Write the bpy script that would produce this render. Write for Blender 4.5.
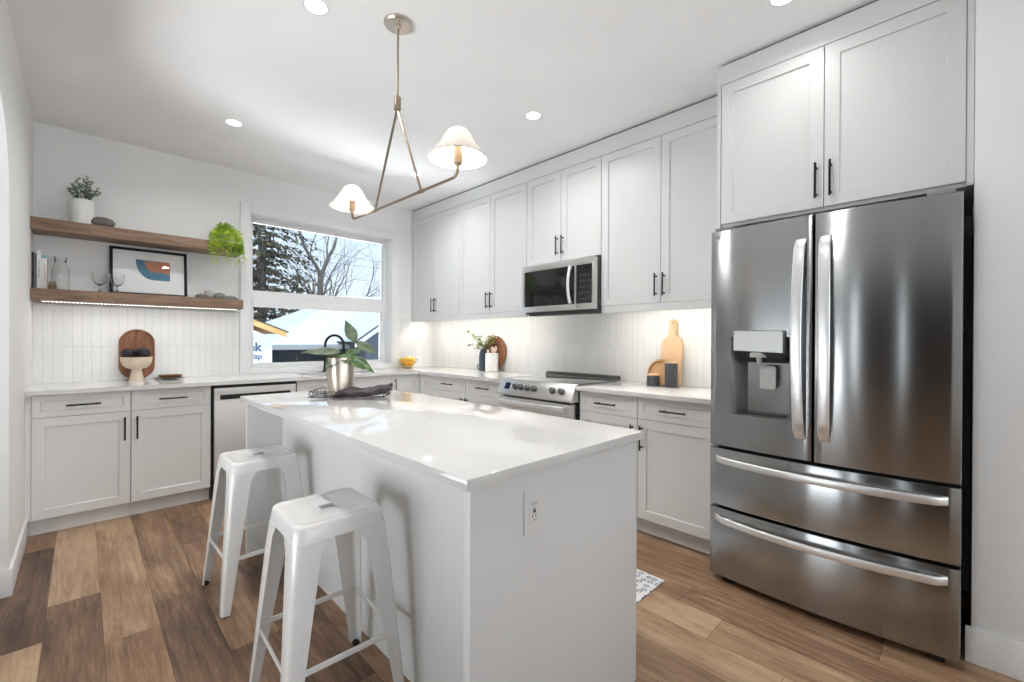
import bpy, bmesh, math, random
from mathutils import Vector, Matrix, noise
R = math.radians
PI = math.pi
random.seed(7)
sc = bpy.context.scene
for o in list(bpy.data.objects):
    bpy.data.objects.remove(o)
COL = sc.collection

# ------------------------------------------------------------------ camera
YAW, PITCH, ROLL, FPX, HCAM = .7732, -.0026, .0048, 440.56, 1.2233
cF = Vector((math.sin(YAW)*math.cos(PITCH), math.cos(YAW)*math.cos(PITCH), math.sin(PITCH)))
cR0 = Vector((math.cos(YAW), -math.sin(YAW), 0))
cU0 = cR0.cross(cF)
cR = cR0*math.cos(ROLL)+cU0*math.sin(ROLL)
cU = cU0*math.cos(ROLL)-cR0*math.sin(ROLL)
cam = bpy.data.objects.new('camera', bpy.data.cameras.new('camera'))
COL.objects.link(cam)
cam.matrix_world = Matrix(((cR.x, cU.x, -cF.x, 0), (cR.y, cU.y, -cF.y, 0), (cR.z, cU.z, -cF.z, HCAM), (0, 0, 0, 1)))
cam.data.sensor_width = 36
cam.data.lens = FPX/1024*36
cam.data.clip_start = .02
cam.data.clip_end = 200
sc.camera = cam

# ------------------------------------------------------------------ view, world
sc.view_settings.view_transform = 'Standard'
sc.view_settings.look = 'None'
sc.view_settings.gamma = 1
sc.view_settings.use_curve_mapping = False
sc.view_settings.exposure = 0.76
W = bpy.data.worlds.new('winter_sky')
sc.world = W
W.use_nodes = True
wn = W.node_tree
wn.nodes.clear()
wo = wn.nodes.new('ShaderNodeOutputWorld')
wb = wn.nodes.new('ShaderNodeBackground')
tc = wn.nodes.new('ShaderNodeTexCoord')
sx = wn.nodes.new('ShaderNodeSeparateXYZ')
rp = wn.nodes.new('ShaderNodeValToRGB')
wn.links.new(tc.outputs['Generated'], sx.inputs[0])
wn.links.new(sx.outputs['Z'], rp.inputs[0])
rp.color_ramp.elements[0].position = .02
rp.color_ramp.elements[0].color = (.76, .885, 1.0, 1)
rp.color_ramp.elements[1].position = .5
rp.color_ramp.elements[1].color = (.50, .70, .95, 1)
wn.links.new(rp.outputs[0], wb.inputs[0])
wb.inputs[1].default_value = .73
wn.links.new(wb.outputs[0], wo.inputs[0])

# key measures of the room (metres)
XL, XR, YB, ZC = -.247, 3.106, 4.547, 2.735
YREAR = -7.2
ISL = (.635, 1.438, .796, 2.836)


def light(name, kind, loc, energy, color=(1, 1, 1), rot=(0, 0, 0), size=.1, size_y=None, shape=None, spread=None, angle=None, blend=.5):
    d = bpy.data.lights.new(name, kind)
    d.energy = energy
    d.color = color
    if kind == 'AREA':
        d.shape = shape or ('RECTANGLE' if size_y else 'SQUARE')
        d.size = size
        if size_y:
            d.size_y = size_y
        if spread:
            d.spread = spread
    elif kind == 'SUN':
        d.angle = size
    else:
        d.shadow_soft_size = size
        if kind == 'SPOT':
            d.spot_size = angle
            d.spot_blend = blend
    o = bpy.data.objects.new(name, d)
    COL.objects.link(o)
    o.location = loc
    o.rotation_euler = rot
    return o


# added fill lamps behind the photographer, in the hall and below the window
light('rear_window_fill', 'AREA', (1.05, YREAR+.12, 1.45), 6, (.91, .962, 1), (R(90), 0, 0), 2.3, 1.9)  # added soft fill from behind the camera
light('rear_ceiling_fill', 'AREA', (1.05, YREAR+.5, 1.1), 62, (.91, .962, 1), (R(138), 0, 0), 2.3, 1.0, spread=R(120))  # added uplight, brightens the ceiling from the rear
light('hall_streak_fill', 'AREA', (-2.43, .50, 1.25), 1.7, (.91, .962, 1), (0, R(-90), 0), 2.1, .10)  # added narrow lamp, makes a bright streak on the fridge
light('hall_streak_fill', 'AREA', (-2.43, -.45, 1.25), 1.0, (.91, .962, 1), (0, R(-90), 0), 2.1, .07)  # second added lamp for a fridge streak
light('hall_ceiling_fill', 'AREA', (-2.15, 1.9, .45), 21, (.91, .962, 1), (0, R(-125), 0), 1.0, 2.3, spread=R(110))  # added uplight past the arch, lifts ceiling and wall cabinets
light('outdoor_ceiling_fill', 'AREA', (2.0, 5.95, -.75), 420, (.91, .962, 1), (R(180), 0, 0), 4.5, 1.6, spread=R(120))  # added lamp hidden below the sill, throws fill onto the ceiling
pt = light('kitchen_window_portal', 'AREA', (1.81, 4.78, 1.65), 1, (1, 1, 1), (R(-90), 0, 0), 1.45, 1.5)
pt.data.cycles.is_portal = True
light('sun_on_the_snow', 'SUN', (5, 0, 12), .9, (1, .97, .92), (R(38), 0, R(-20)), .1)


# ------------------------------------------------------------------ materials
def mat(name, col=(.8, .8, .8), rough=.5, metal=0, **kw):
    m = bpy.data.materials.new(name)
    m.use_nodes = True
    b = m.node_tree.nodes['Principled BSDF']
    b.inputs['Base Color'].default_value = (*col, 1)
    b.inputs['Roughness'].default_value = rough
    b.inputs['Metallic'].default_value = metal
    for k, v in kw.items():
        b.inputs[k.replace('_', ' ')].default_value = v
    return m


def N(m, t, **kw):
    n = m.node_tree.nodes.new(t)
    for k, v in kw.items():
        setattr(n, k, v)
    return n


def L(m, a, b):
    m.node_tree.links.new(a, b)


def P(m):
    return m.node_tree.nodes['Principled BSDF']


def coords(m, scale=(1, 1, 1), rot=(0, 0, 0)):
    t = N(m, 'ShaderNodeTexCoord')
    mp = N(m, 'ShaderNodeMapping')
    mp.inputs['Scale'].default_value = scale
    mp.inputs['Rotation'].default_value = rot
    L(m, t.outputs['Object'], mp.inputs[0])
    return mp.outputs[0]


def ramp(m, fac, stops):
    r = N(m, 'ShaderNodeValToRGB')
    e = r.color_ramp.elements
    while len(e) < len(stops):
        e.new(.5)
    for i, (p, c) in enumerate(stops):
        e[i].position = p
        e[i].color = (*c, 1)
    L(m, fac, r.inputs[0])
    return r.outputs[0]


def noise_tex(m, vec, scale=5, detail=3, rough=.5, dist=0):
    n = N(m, 'ShaderNodeTexNoise')
    n.inputs['Scale'].default_value = scale
    n.inputs['Detail'].default_value = detail
    n.inputs['Roughness'].default_value = rough
    n.inputs['Distortion'].default_value = dist
    L(m, vec, n.inputs['Vector'])
    return n.outputs['Fac']


def bump(m, h, strength=.2, dist=.01):
    b = N(m, 'ShaderNodeBump')
    b.inputs['Strength'].default_value = strength
    b.inputs['Distance'].default_value = dist
    L(m, h, b.inputs['Height'])
    L(m, b.outputs[0], P(m).inputs['Normal'])
    return b


def paint(name, col, rough=.55, var=.015, bscale=160, bs=.03, **kw):
    m = mat(name, col, rough, **kw)
    v = coords(m)
    f = noise_tex(m, v, 2.5, 3)
    c0 = tuple(max(0, c-var) for c in col)
    c1 = tuple(min(1, c+var) for c in col)
    L(m, ramp(m, f, [(.3, c0), (.7, c1)]), P(m).inputs['Base Color'])
    bump(m, noise_tex(m, v, bscale, 2), bs, .002)
    return m


def wood(name, cols, scale=(1, 1, 1), s=6, rough=.45, ring=0):
    m = mat(name, cols[0], rough)
    v = coords(m, scale)
    f = noise_tex(m, v, s, 6, .62, .6)
    n = len(cols)
    L(m, ramp(m, f, [(.28+.44*i/(n-1), c) for i, c in enumerate(cols)]), P(m).inputs['Base Color'])
    bump(m, f, .12, .003)
    return m


def brushed(name, col=(.6, .6, .6), rough=.25, an=.8, tangent='Z', rot=.25):
    m = mat(name, col, rough, 1)
    P(m).inputs['Anisotropic'].default_value = an
    P(m).inputs['Anisotropic Rotation'].default_value = rot
    t = N(m, 'ShaderNodeTangent', direction_type='RADIAL', axis=tangent)
    L(m, t.outputs[0], P(m).inputs['Tangent'])
    return m


M = {}
M['wall'] = paint('wall_paint', (.85, .85, .845), .6)
M['ceiling'] = paint('ceiling_paint', (.93, .93, .93), .8)
M['trim'] = paint('white_trim_paint', (.84, .84, .84), .35, .005, 60, .01)
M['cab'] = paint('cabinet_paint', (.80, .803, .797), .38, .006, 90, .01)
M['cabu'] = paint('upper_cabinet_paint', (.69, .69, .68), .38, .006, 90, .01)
M['cab_dark'] = mat('cabinet_toe_board', (.60, .60, .58), .5)
M['black'] = mat('matte_black_metal', (.012, .012, .013), .38, .6)
M['blackpl'] = mat('black_plastic', (.012, .012, .014), .4)
M['rubber'] = mat('black_rubber', (.02, .02, .02), .7)
M['steel'] = brushed('brushed_steel', (.40, .412, .42), .19, .97)
M['handle_steel'] = mat('handle_steel', (.86, .86, .86), .34, .85)
M['range_steel'] = brushed('range_steel', (.66, .655, .64), .28, .6)
M['dw_steel'] = mat('dishwasher_steel', (.88, .88, .88), .42, .45)
M['white_metal'] = mat('white_enamelled_metal', (.89, .89, .88), .26, 0, Coat_Weight=.4, Coat_Roughness=.12)
M['inner_metal'] = mat('galvanised_metal', (.35, .35, .35), .4, .8)
M['brass'] = mat('aged_brass', (.33, .27, .205), .32, 1)
M['glass_black'] = mat('black_glass', (.012, .012, .014), .04, 0, Specular_IOR_Level=.8)
M['cooktop'] = mat('ceramic_cooktop_glass', (.03, .03, .032), .08, 0, Specular_IOR_Level=1.0, Coat_Weight=1, Coat_IOR=1.8, Coat_Roughness=.05)
M['darkgrey'] = mat('dark_grey_plastic', (.05, .05, .055), .45)
M['greypl'] = mat('grey_plastic', (.25, .25, .255), .4)
M['lightpl'] = mat('light_grey_plastic', (.6, .6, .6), .35)
M['white_pl'] = mat('white_plastic', (.82, .82, .81), .35)
M['lamp'] = mat('lamp_diffuser', (1, 1, 1), .5, 0, Emission_Color=(1, .98, .94, 1), Emission_Strength=7)
M['led'] = mat('led_strip', (1, 1, 1), .5, 0, Emission_Color=(1, .96, .88, 1), Emission_Strength=3)
M['bulb'] = mat('warm_bulb', (1, .9, .7), .5, 0, Emission_Color=(1, .78, .48, 1), Emission_Strength=9)
M['snow'] = paint('snow', (.88, .90, .93), .8, .02, 3, .3)
M['ceramic'] = mat('white_ceramic', (.82, .82, .80), .45)
M['navy'] = mat('navy_glaze', (.045, .06, .085), .35)
M['charcoal'] = paint('charcoal_stoneware', (.06, .062, .07), .55, .012, 60, .1)
M['cream'] = wood('pale_turned_wood', [(.66, .54, .42), (.78, .66, .53)], (6, 6, 1), 5, .5)
M['soil'] = mat('soil', (.03, .02, .015), .9)
M['paper'] = mat('white_paper', (.86, .86, .85), .7)
M['stone'] = paint('river_stone', (.17, .15, .13), .7, .05, 12, .3)
M['stone_grey'] = paint('grey_stone', (.20, .21, .20), .6, .05, 14, .3)
M['stone_pale'] = paint('pale_grey_stone', (.42, .42, .41), .6, .08, 14, .3)

# quartz
m = M['quartz'] = mat('white_quartz', (.84, .84, .83), .03, 0, Specular_IOR_Level=.75)
f = noise_tex(m, coords(m), 3, 6, .6, 1.5)
L(m, ramp(m, f, [(.35, (.778, .778, .770)), (.65, (.770, .770, .762))]), P(m).inputs['Base Color'])

# clear glass
def glassmat(name, col=(1, 1, 1), rough=0, ior=1.45):
    return mat(name, col, rough, 0, Transmission_Weight=1, IOR=ior)
M['glass'] = glassmat('clear_glass', (.96, .98, .98))
M['amber'] = glassmat('amber_glass', (1, .86, .52), .03)
m = M['pane'] = bpy.data.materials.new('window_glass')
m.use_nodes = True
m.node_tree.nodes.clear()
o_ = N(m, 'ShaderNodeOutputMaterial')
tr = N(m, 'ShaderNodeBsdfTransparent')
gl = N(m, 'ShaderNodeBsdfGlossy')
gl.inputs['Roughness'].default_value = .01
mx = N(m, 'ShaderNodeMixShader')
fr = N(m, 'ShaderNodeFresnel')
fr.inputs[0].default_value = 1.25
L(m, fr.outputs[0], mx.inputs[0])
L(m, tr.outputs[0], mx.inputs[1])
L(m, gl.outputs[0], mx.inputs[2])
L(m, mx.outputs[0], o_.inputs[0])

# lamp shade linen: translucent
m = M['linen'] = bpy.data.materials.new('linen_shade')
m.use_nodes = True
b = P(m)
b.inputs['Base Color'].default_value = (.80, .74, .66, 1)
b.inputs['Roughness'].default_value = .8
t_ = N(m, 'ShaderNodeBsdfTranslucent')
t_.inputs[0].default_value = (.9, .80, .66, 1)
mx = N(m, 'ShaderNodeMixShader')
mx.inputs[0].default_value = .008
out = m.node_tree.nodes['Material Output']
L(m, b.outputs[0], mx.inputs[1])
L(m, t_.outputs[0], mx.inputs[2])
L(m, mx.outputs[0], out.inputs[0])
bump(m, noise_tex(m, coords(m, (1, 1, 6)), 180, 2), .1, .002)

# tile: vertically stacked glazed tiles
def tilemat(name, axis):
    m = mat(name, (.80, .80, .785), .2, 0)
    t = N(m, 'ShaderNodeTexCoord')
    s = N(m, 'ShaderNodeSeparateXYZ')
    c = N(m, 'ShaderNodeCombineXYZ')
    a = N(m, 'ShaderNodeMath', operation='SUBTRACT')
    a.inputs[1].default_value = .857
    L(m, t.outputs['Object'], s.inputs[0])
    L(m, s.outputs[axis], c.inputs[0])
    L(m, s.outputs[2], a.inputs[0])
    L(m, a.outputs[0], c.inputs[1])
    bk = N(m, 'ShaderNodeTexBrick', offset=0)
    L(m, c.outputs[0], bk.inputs['Vector'])
    for k, v in (('Scale', 1), ('Brick Width', .0505), ('Row Height', .30), ('Mortar Size', .0016), ('Mortar Smooth', .3), ('Bias', 0)):
        bk.inputs[k].default_value = v
    bk.inputs['Color1'].default_value = (.83, .83, .82, 1)
    bk.inputs['Color2'].default_value = (.79, .79, .78, 1)
    bk.inputs['Mortar'].default_value = (.66, .66, .65, 1)
    L(m, bk.outputs['Color'], P(m).inputs['Base Color'])
    nz = noise_tex(m, t.outputs['Object'], 34, 2)
    mu = N(m, 'ShaderNodeMath', operation='MULTIPLY_ADD')
    mu.inputs[1].default_value = -1.0
    L(m, bk.outputs['Fac'], mu.inputs[0])
    L(m, nz, mu.inputs[2])
    bump(m, mu.outputs[0], .40, .003)
    return m
M['tile_back'] = tilemat('glazed_tile_back', 0)
M['tile_side'] = tilemat('glazed_tile_side', 1)

# floor planks
m = M['plank'] = mat('oak_vinyl_plank', (.4, .3, .2), .36)
t = N(m, 'ShaderNodeTexCoord')
at = N(m, 'ShaderNodeAttribute', attribute_name='tone')
sd = N(m, 'ShaderNodeAttribute', attribute_name='seed')
ad = N(m, 'ShaderNodeVectorMath', operation='MULTIPLY_ADD')
L(m, t.outputs['Object'], ad.inputs[0])
ad.inputs[1].default_value = (9, 1.1, 1)
L(m, sd.outputs['Vector'], ad.inputs[2])
g1 = noise_tex(m, ad.outputs[0], 1.6, 8, .62, 1.1)
ad2 = N(m, 'ShaderNodeVectorMath', operation='MULTIPLY_ADD')
L(m, t.outputs['Object'], ad2.inputs[0])
ad2.inputs[1].default_value = (90, 3.5, 1)
L(m, sd.outputs['Vector'], ad2.inputs[2])
g2 = noise_tex(m, ad2.outputs[0], 1.0, 4, .6)
ad3 = N(m, 'ShaderNodeVectorMath', operation='MULTIPLY_ADD')
L(m, t.outputs['Object'], ad3.inputs[0])
ad3.inputs[1].default_value = (3.2, 1.2, 1)
L(m, sd.outputs['Vector'], ad3.inputs[2])
g3 = noise_tex(m, ad3.outputs[0], 1.0, 3, .5, .5)
ad4 = N(m, 'ShaderNodeVectorMath', operation='MULTIPLY_ADD')
L(m, t.outputs['Object'], ad4.inputs[0])
ad4.inputs[1].default_value = (16, 1.6, 1)
L(m, sd.outputs['Vector'], ad4.inputs[2])
g4 = noise_tex(m, ad4.outputs[0], 1.0, 2, .5, 1.6)
mf = N(m, 'ShaderNodeMath', operation='MULTIPLY')
mf.inputs[1].default_value = 9
L(m, g4, mf.inputs[0])
pp_ = N(m, 'ShaderNodeMath', operation='PINGPONG')
pp_.inputs[1].default_value = .5
L(m, mf.outputs[0], pp_.inputs[0])
def fma(a_, k_, b_):
    q = N(m, 'ShaderNodeMath', operation='MULTIPLY_ADD')
    L(m, a_, q.inputs[0])
    q.inputs[1].default_value = k_
    if isinstance(b_, float):
        q.inputs[2].default_value = b_
    else:
        L(m, b_, q.inputs[2])
    return q.outputs[0]
s1 = fma(g1, .75, at.outputs['Fac'])
s2 = fma(g2, .42, s1)
s3 = fma(pp_.outputs[0], .16, s2)
s4 = fma(g3, .75, s3)
s5 = fma(s4, 1.3, -1.36)
L(m, ramp(m, s5, [(0, (.055, .032, .022)), (.25, (.125, .074, .048)), (.5, (.255, .145, .084)), (.75, (.40, .25, .15)), (1, (.54, .38, .24))]), P(m).inputs['Base Color'])
P(m).inputs['Specular IOR Level'].default_value = .35
bump(m, g2, .10, .002)

M['shelf'] = wood('walnut_shelf', [(.13, .075, .045), (.25, .155, .10), (.34, .225, .15)], (1.2, 9, 9), 3.2, .5)
M['walnut'] = wood('walnut_board', [(.10, .035, .014), (.24, .095, .04), (.33, .15, .07)], (9, 9, 1.2), 3, .45)
M['beech'] = wood('beech_board', [(.62, .40, .23), (.74, .52, .33)], (8, 8, 1), 3, .5)
M['beech_dark'] = wood('honey_wood', [(.50, .28, .13), (.66, .42, .22)], (8, 8, 1), 3, .5)
M['osb'] = wood('raw_timber', [(.55, .30, .11), (.72, .42, .17)], (1, 5, 5), 3, .7)
M['bark'] = wood('bare_bark', [(.12, .095, .08), (.26, .22, .19)], (4, 4, 1), 3, .9)
M['wrap'] = mat('white_house_wrap', (.78, .82, .86), .6)
M['wrap_blue'] = mat('blue_print', (.025, .085, .19), .6)
M['siding'] = paint('dark_siding', (.022, .028, .034), .7, .006, 20, .1)
M['shingle'] = mat('dark_shingle', (.03, .03, .032), .8)
M['grey_fascia'] = mat('grey_fascia', (.42, .42, .42), .6)


def leafmat(name, c0, c1, s=14, back=None, rough=.45):
    m = mat(name, c0, rough)
    f = noise_tex(m, coords(m), s, 3)
    L(m, ramp(m, f, [(.35, c0), (.65, c1)]), P(m).inputs['Base Color'])
    P(m).inputs['Subsurface Weight'].default_value = 0
    return m
M['leaf_big'] = leafmat('dark_leaf', (.035, .085, .025), (.10, .20, .055), 30, rough=.35)
M['leaf_grey'] = leafmat('grey_green_leaf', (.060, .095, .050), (.135, .175, .105), 30, rough=.5)
M['leaf_lime'] = leafmat('lime_leaf', (.22, .42, .02), (.62, .74, .08), 9)
M['leaf_euc'] = leafmat('blue_green_leaf', (.09, .17, .11), (.22, .33, .22), 9)
M['leaf_olive'] = leafmat('olive_leaf', (.16, .22, .06), (.36, .40, .14), 12)
M['needle'] = leafmat('conifer_needles', (.040, .042, .022), (.26, .22, .14), 2.6, rough=.9)
M['twig'] = mat('twig', (.12, .10, .06), .8)
M['blossom'] = mat('pale_blossom', (.72, .58, .50), .8)
M['lemon'] = mat('lemon_skin', (.92, .58, .05), .4)
M['cone'] = paint('dark_pod', (.018, .016, .022), .6, .01, 40, .6)
M['cloth'] = None
m = M['cloth'] = mat('striped_grey_cloth', (.06, .05, .055), .9)
f = noise_tex(m, coords(m, (2, 30, 2)), 6, 3)
L(m, ramp(m, f, [(.3, (.025, .02, .025)), (.52, (.075, .06, .068)), (.72, (.24, .21, .22))]), P(m).inputs['Base Color'])
m = M['rug'] = mat('patterned_rug', (.8, .8, .78), .9)
v = coords(m, (1, 1, 1))
vo = N(m, 'ShaderNodeTexVoronoi')
vo.inputs['Scale'].default_value = 25
vo.inputs['Randomness'].default_value = .45
L(m, v, vo.inputs['Vector'])
ring = ramp(m, vo.outputs['Distance'], [(0, (.78, .50, .42)), (.16, (.80, .74, .70)), (.24, (.20, .24, .33)), (.33, (.30, .34, .42)), (.40, (.80, .80, .80)), (1, (.82, .82, .80))])
L(m, ring, P(m).inputs['Base Color'])
m = M['vase_metal'] = mat('champagne_metal', (.58, .52, .45), .36, 1)
bump(m, noise_tex(m, coords(m, (40, 40, 1)), 3, 2), .15, .004)


# ------------------------------------------------------------------ mesh helper
def rrect(hx, hy, r, k=5, cx=0, cy=0):
    pts = []
    r = min(r, hx-1e-5, hy-1e-5)
    for q, (sx_, sy_) in enumerate(((1, 1), (-1, 1), (-1, -1), (1, -1))):
        for i in range(k+1):
            a = PI/2*(q+i/k)
            pts.append((cx+sx_*(hx-r)+r*math.cos(a), cy+sy_*(hy-r)+r*math.sin(a)))
    return pts


class MB:
    def __init__(self):
        self.bm = bmesh.new()

    def box(self, x0, x1, y0, y1, z0, z1, bev=0, seg=2):
        t = bmesh.new()
        bmesh.ops.create_cube(t, size=1)
        for v in t.verts:
            v.co = Vector(((x0+x1)/2+v.co.x*(x1-x0), (y0+y1)/2+v.co.y*(y1-y0), (z0+z1)/2+v.co.z*(z1-z0)))
        if bev:
            bmesh.ops.bevel(t, geom=t.edges[:], offset=bev, segments=seg, affect='EDGES', profile=.6)
        return self.merge(t)

    def merge(self, t, mtx=None):
        if mtx:
            bmesh.ops.transform(t, matrix=mtx, verts=t.verts[:])
        me = bpy.data.meshes.new('tmp')
        t.to_mesh(me)
        t.free()
        self.bm.from_mesh(me)
        bpy.data.meshes.remove(me)
        return self

    def loops(self, loops, cap0=True, cap1=True, closed=True):
        vs = [[self.bm.verts.new(p) for p in lp] for lp in loops]
        n = len(vs[0])
        for a, b in zip(vs, vs[1:]):
            for i in range(n if closed else n-1):
                j = (i+1) % n
                try:
                    self.bm.faces.new((a[i], a[j], b[j], b[i]))
                except ValueError:
                    pass
        if cap0:
            self.bm.faces.new(vs[0][::-1])
        if cap1:
            self.bm.faces.new(vs[-1])
        return vs

    def lathe(self, prof, c=(0, 0, 0), seg=32, cap0=True, cap1=True, sx=1, sy=1):
        lp = [[(c[0]+r*math.cos(2*PI*i/seg)*sx, c[1]+r*math.sin(2*PI*i/seg)*sy, c[2]+z) for i in range(seg)] for r, z in prof]
        self.loops(lp, cap0, cap1)
        return self

    def tube(self, pts, r, seg=10, cap=True):
        pts = [Vector(p) for p in pts]
        n = len(pts)
        rr = r if isinstance(r, (list, tuple)) else [r]*n
        up = None
        lp = []
        for i, p in enumerate(pts):
            d = (pts[min(i+1, n-1)]-pts[max(i-1, 0)]).normalized()
            if up is None:
                up = d.orthogonal().normalized()
            else:
                up = (up-d*up.dot(d))
                up = up.normalized() if up.length > 1e-6 else d.orthogonal().normalized()
            s = d.cross(up)
            lp.append([p+(up*math.cos(2*PI*k/seg)+s*math.sin(2*PI*k/seg))*rr[i] for k in range(seg)])
        self.loops(lp, cap, cap)
        return self

    def cyl(self, p0, p1, r, r1=None, seg=16):
        return self.tube([p0, p1], [r, r if r1 is None else r1], seg)

    def prism(self, pts, d0, d1, plane='xz'):
        def P3(p, d):
            return {'xz': (p[0], d, p[1]), 'xy': (p[0], p[1], d), 'yz': (d, p[0], p[1])}[plane]
        self.loops([[P3(p, d0) for p in pts], [P3(p, d1) for p in pts]])
        return self

    def ball(self, c, r, sx=1, sy=1, sz=1, sub=2, rot=None):
        t = bmesh.new()
        bmesh.ops.create_icosphere(t, subdivisions=sub, radius=r)
        mt = Matrix.Translation(c) @ (rot.to_4x4() if rot else Matrix()) @ Matrix.Diagonal((sx, sy, sz, 1))
        return self.merge(t, mt)

    def build(self, name, m, parent=None, smooth=30, loc=None, rot=None):
        bmesh.ops.recalc_face_normals(self.bm, faces=self.bm.faces[:])
        me = bpy.data.meshes.new(name)
        self.bm.to_mesh(me)
        self.bm.free()
        if smooth:
            for p in me.polygons:
                p.use_smooth = True
            me.set_sharp_from_angle(angle=R(smooth))
        me.materials.append(M[m] if isinstance(m, str) else m)
        o = bpy.data.objects.new(name, me)
        COL.objects.link(o)
        if parent:
            o.parent = parent
        if loc:
            o.location = loc
        if rot:
            o.rotation_euler = rot
        return o


def empty(name, loc=(0, 0, 0), rz=0):
    o = bpy.data.objects.new(name, None)
    COL.objects.link(o)
    o.location = loc
    o.rotation_euler = (0, 0, rz)
    o.empty_display_size = .1
    return o


def tag(o, label, cat, group=None, kind=None):
    o['label'] = label
    o['category'] = cat
    if group:
        o['group'] = group
    if kind:
        o['kind'] = kind
    return o


def struct(o):
    o['kind'] = 'structure'
    return o


def copy_tree(o, parent=None):
    c = o.copy()
    COL.objects.link(c)
    c.parent = parent
    for ch in list(o.children):
        copy_tree(ch, c)
    return c


# ------------------------------------------------------------------ room shell
# plank floor
def floor():
    PW, PL = .177, 1.22
    x0, x1, y0, y1 = -2.45, 3.26, -7.3, 4.72
    explicit = {}  # strip index -> (list of joints, tones)
    # strip i covers x from -.112+i*PW
    known = {-1: ([2.575, 3.70], [.64, .27, .48]), 0: ([1.674, 2.894], [.5, .30, .70]), 1: ([1.167, 2.387, 4.3], [.55, .53, .66, .5]),
             2: ([1.38, 2.60, 3.86], [.42, .42, .46, .55]), 3: ([1.995, 3.215], [.42, .52, .36]), 4: ([1.5, 2.72, 3.9], [.4, .36, .55, .35]),
             9: ([-.5, .5, 1.6], [.5, .64, .56, .6]), 10: ([-.6, .45, 1.67], [.5, .72, .68, .5]), 11: ([-.49, .731, 1.95], [.5, .56, .70, .5]),
             12: ([-.3, .93, 2.1], [.46, .45, .42, .5]), 13: ([-1.0, .22, 1.44], [.5, .50, .48, .5]), 14: ([-.2, 1.4], [.5, .58, .62])}
    rnd = random.Random(3)
    bm = bmesh.new()
    tone = bm.faces.layers.float.new('tone')
    seed = bm.faces.layers.float_vector.new('seed')
    i0 = math.floor((x0+.112)/PW)
    i1 = math.ceil((x1+.112)/PW)
    g = .0007
    for i in range(i0, i1):
        xa, xb = -.112+i*PW, -.112+(i+1)*PW
        if i in known:
            js, ts = known[i]
        else:
            s = rnd.random()*PL
            js = [y0+s+k*PL for k in range(11)]
            ts = [rnd.uniform(.28, .66) for _ in range(13)]
        ys = [y0]+[j for j in js if y0 < j < y1]+[y1]
        for k in range(len(ys)-1):
            z = 0
            vs = [bm.verts.new(p) for p in ((xa+g, ys[k]+g, z), (xb-g, ys[k]+g, z), (xb-g, ys[k+1]-g, z), (xa+g, ys[k+1]-g, z))]
            f = bm.faces.new(vs)
            f[tone] = ts[min(k, len(ts)-1)]
            f[seed] = Vector((rnd.random()*40, rnd.random()*40, rnd.random()*9))
    # dark bed under the planks
    v4 = [bm.verts.new(p) for p in ((x0, y0, -.003), (x1, y0, -.003), (x1, y1, -.003), (x0, y1, -.003))]
    f = bm.faces.new(v4)
    f[tone] = -.2
    v8 = [bm.verts.new(p) for p in ((x0, y0, -.1), (x1, y0, -.1), (x1, y1, -.1), (x0, y1, -.1))]
    f = bm.faces.new(v8[::-1])
    for a in range(4):
        b_ = (a+1) % 4
        bm.faces.new((v4[b_], v4[a], v8[a], v8[b_]))
    me = bpy.data.meshes.new('floor')
    bm.to_mesh(me)
    bm.free()
    me.materials.append(M['plank'])
    o = bpy.data.objects.new('floor', me)
    COL.objects.link(o)
    struct(o)
floor()

# ceiling
struct(MB().box(-2.45, 3.26, -7.3, 4.72, ZC, ZC+.12).build('ceiling', 'ceiling', smooth=0))
# back wall with the window opening
WX0, WX1, WZ0, WZ1 = 1.094, 2.525, .945, 2.37
b = MB()
b.box(-.40, WX0, YB, YB+.2, 0, ZC)
b.box(WX1, 3.26, YB, YB+.2, 0, ZC)
b.box(WX0, WX1, YB, YB+.2, 0, WZ0)
b.box(WX0, WX1, YB, YB+.2, WZ1, ZC)
struct(b.build('wall_back', 'wall', smooth=0))
struct(MB().box(XR, 3.26, -.025, YB, 0, ZC).build('wall_right', 'wall', smooth=0))
# wall stub beside the fridge
struct(MB().box(2.44, 3.26, YREAR, -.026, 0, ZC, .004).build('wall_right_front', 'wall'))
struct(MB().box(2.427, 2.4395, YREAR, -.01, 0, .136, .003).build('baseboard_right', 'trim'))
# left wall with an arch opening with rounded top corners
def arch_wall():
    b = MB()
    ya, yb, zt, r = -.9, 3.150, 2.262, .40
    zs = zt-r
    n = 12
    xs = (XL, XL-.155)
    y0, y1 = YREAR, YB+.0
    prof = [(y0, 0), (y0, ZC), (y1, ZC), (y1, 0), (yb, 0)]
    for i in range(n+1):
        a = PI/2*i/n
        prof.append((yb-r+r*math.cos(a), zs+r*math.sin(a)))
    for i in range(n+1):
        a = PI/2+PI/2*i/n
        prof.append((ya+r+r*math.cos(a), zs+r*math.sin(a)))
    prof.append((ya, 0))
    b.prism(prof, xs[0], xs[1], 'yz')
    o = b.build('wall_left', 'wall', smooth=20)
    bmesh_tri(o)
    return o
def bmesh_tri(o):
    t = bmesh.new()
    t.from_mesh(o.data)
    bmesh.ops.triangulate(t, faces=[f for f in t.faces if len(f.verts) > 4])
    t.to_mesh(o.data)
    t.free()
struct(arch_wall())
b = MB()
prof = [(0, 0), (.0125, 0), (.0125, .118), (.008, .128), (0, .128)]
b.box(XL+.0002, XL+.0125, 3.150, 4.00, 0, .128, .003)
b.box(XL-.155, XL+.0125, 3.1375, 3.1498, 0, .128, .003)
struct(b.build('baseboard_left', 'trim'))
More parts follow.
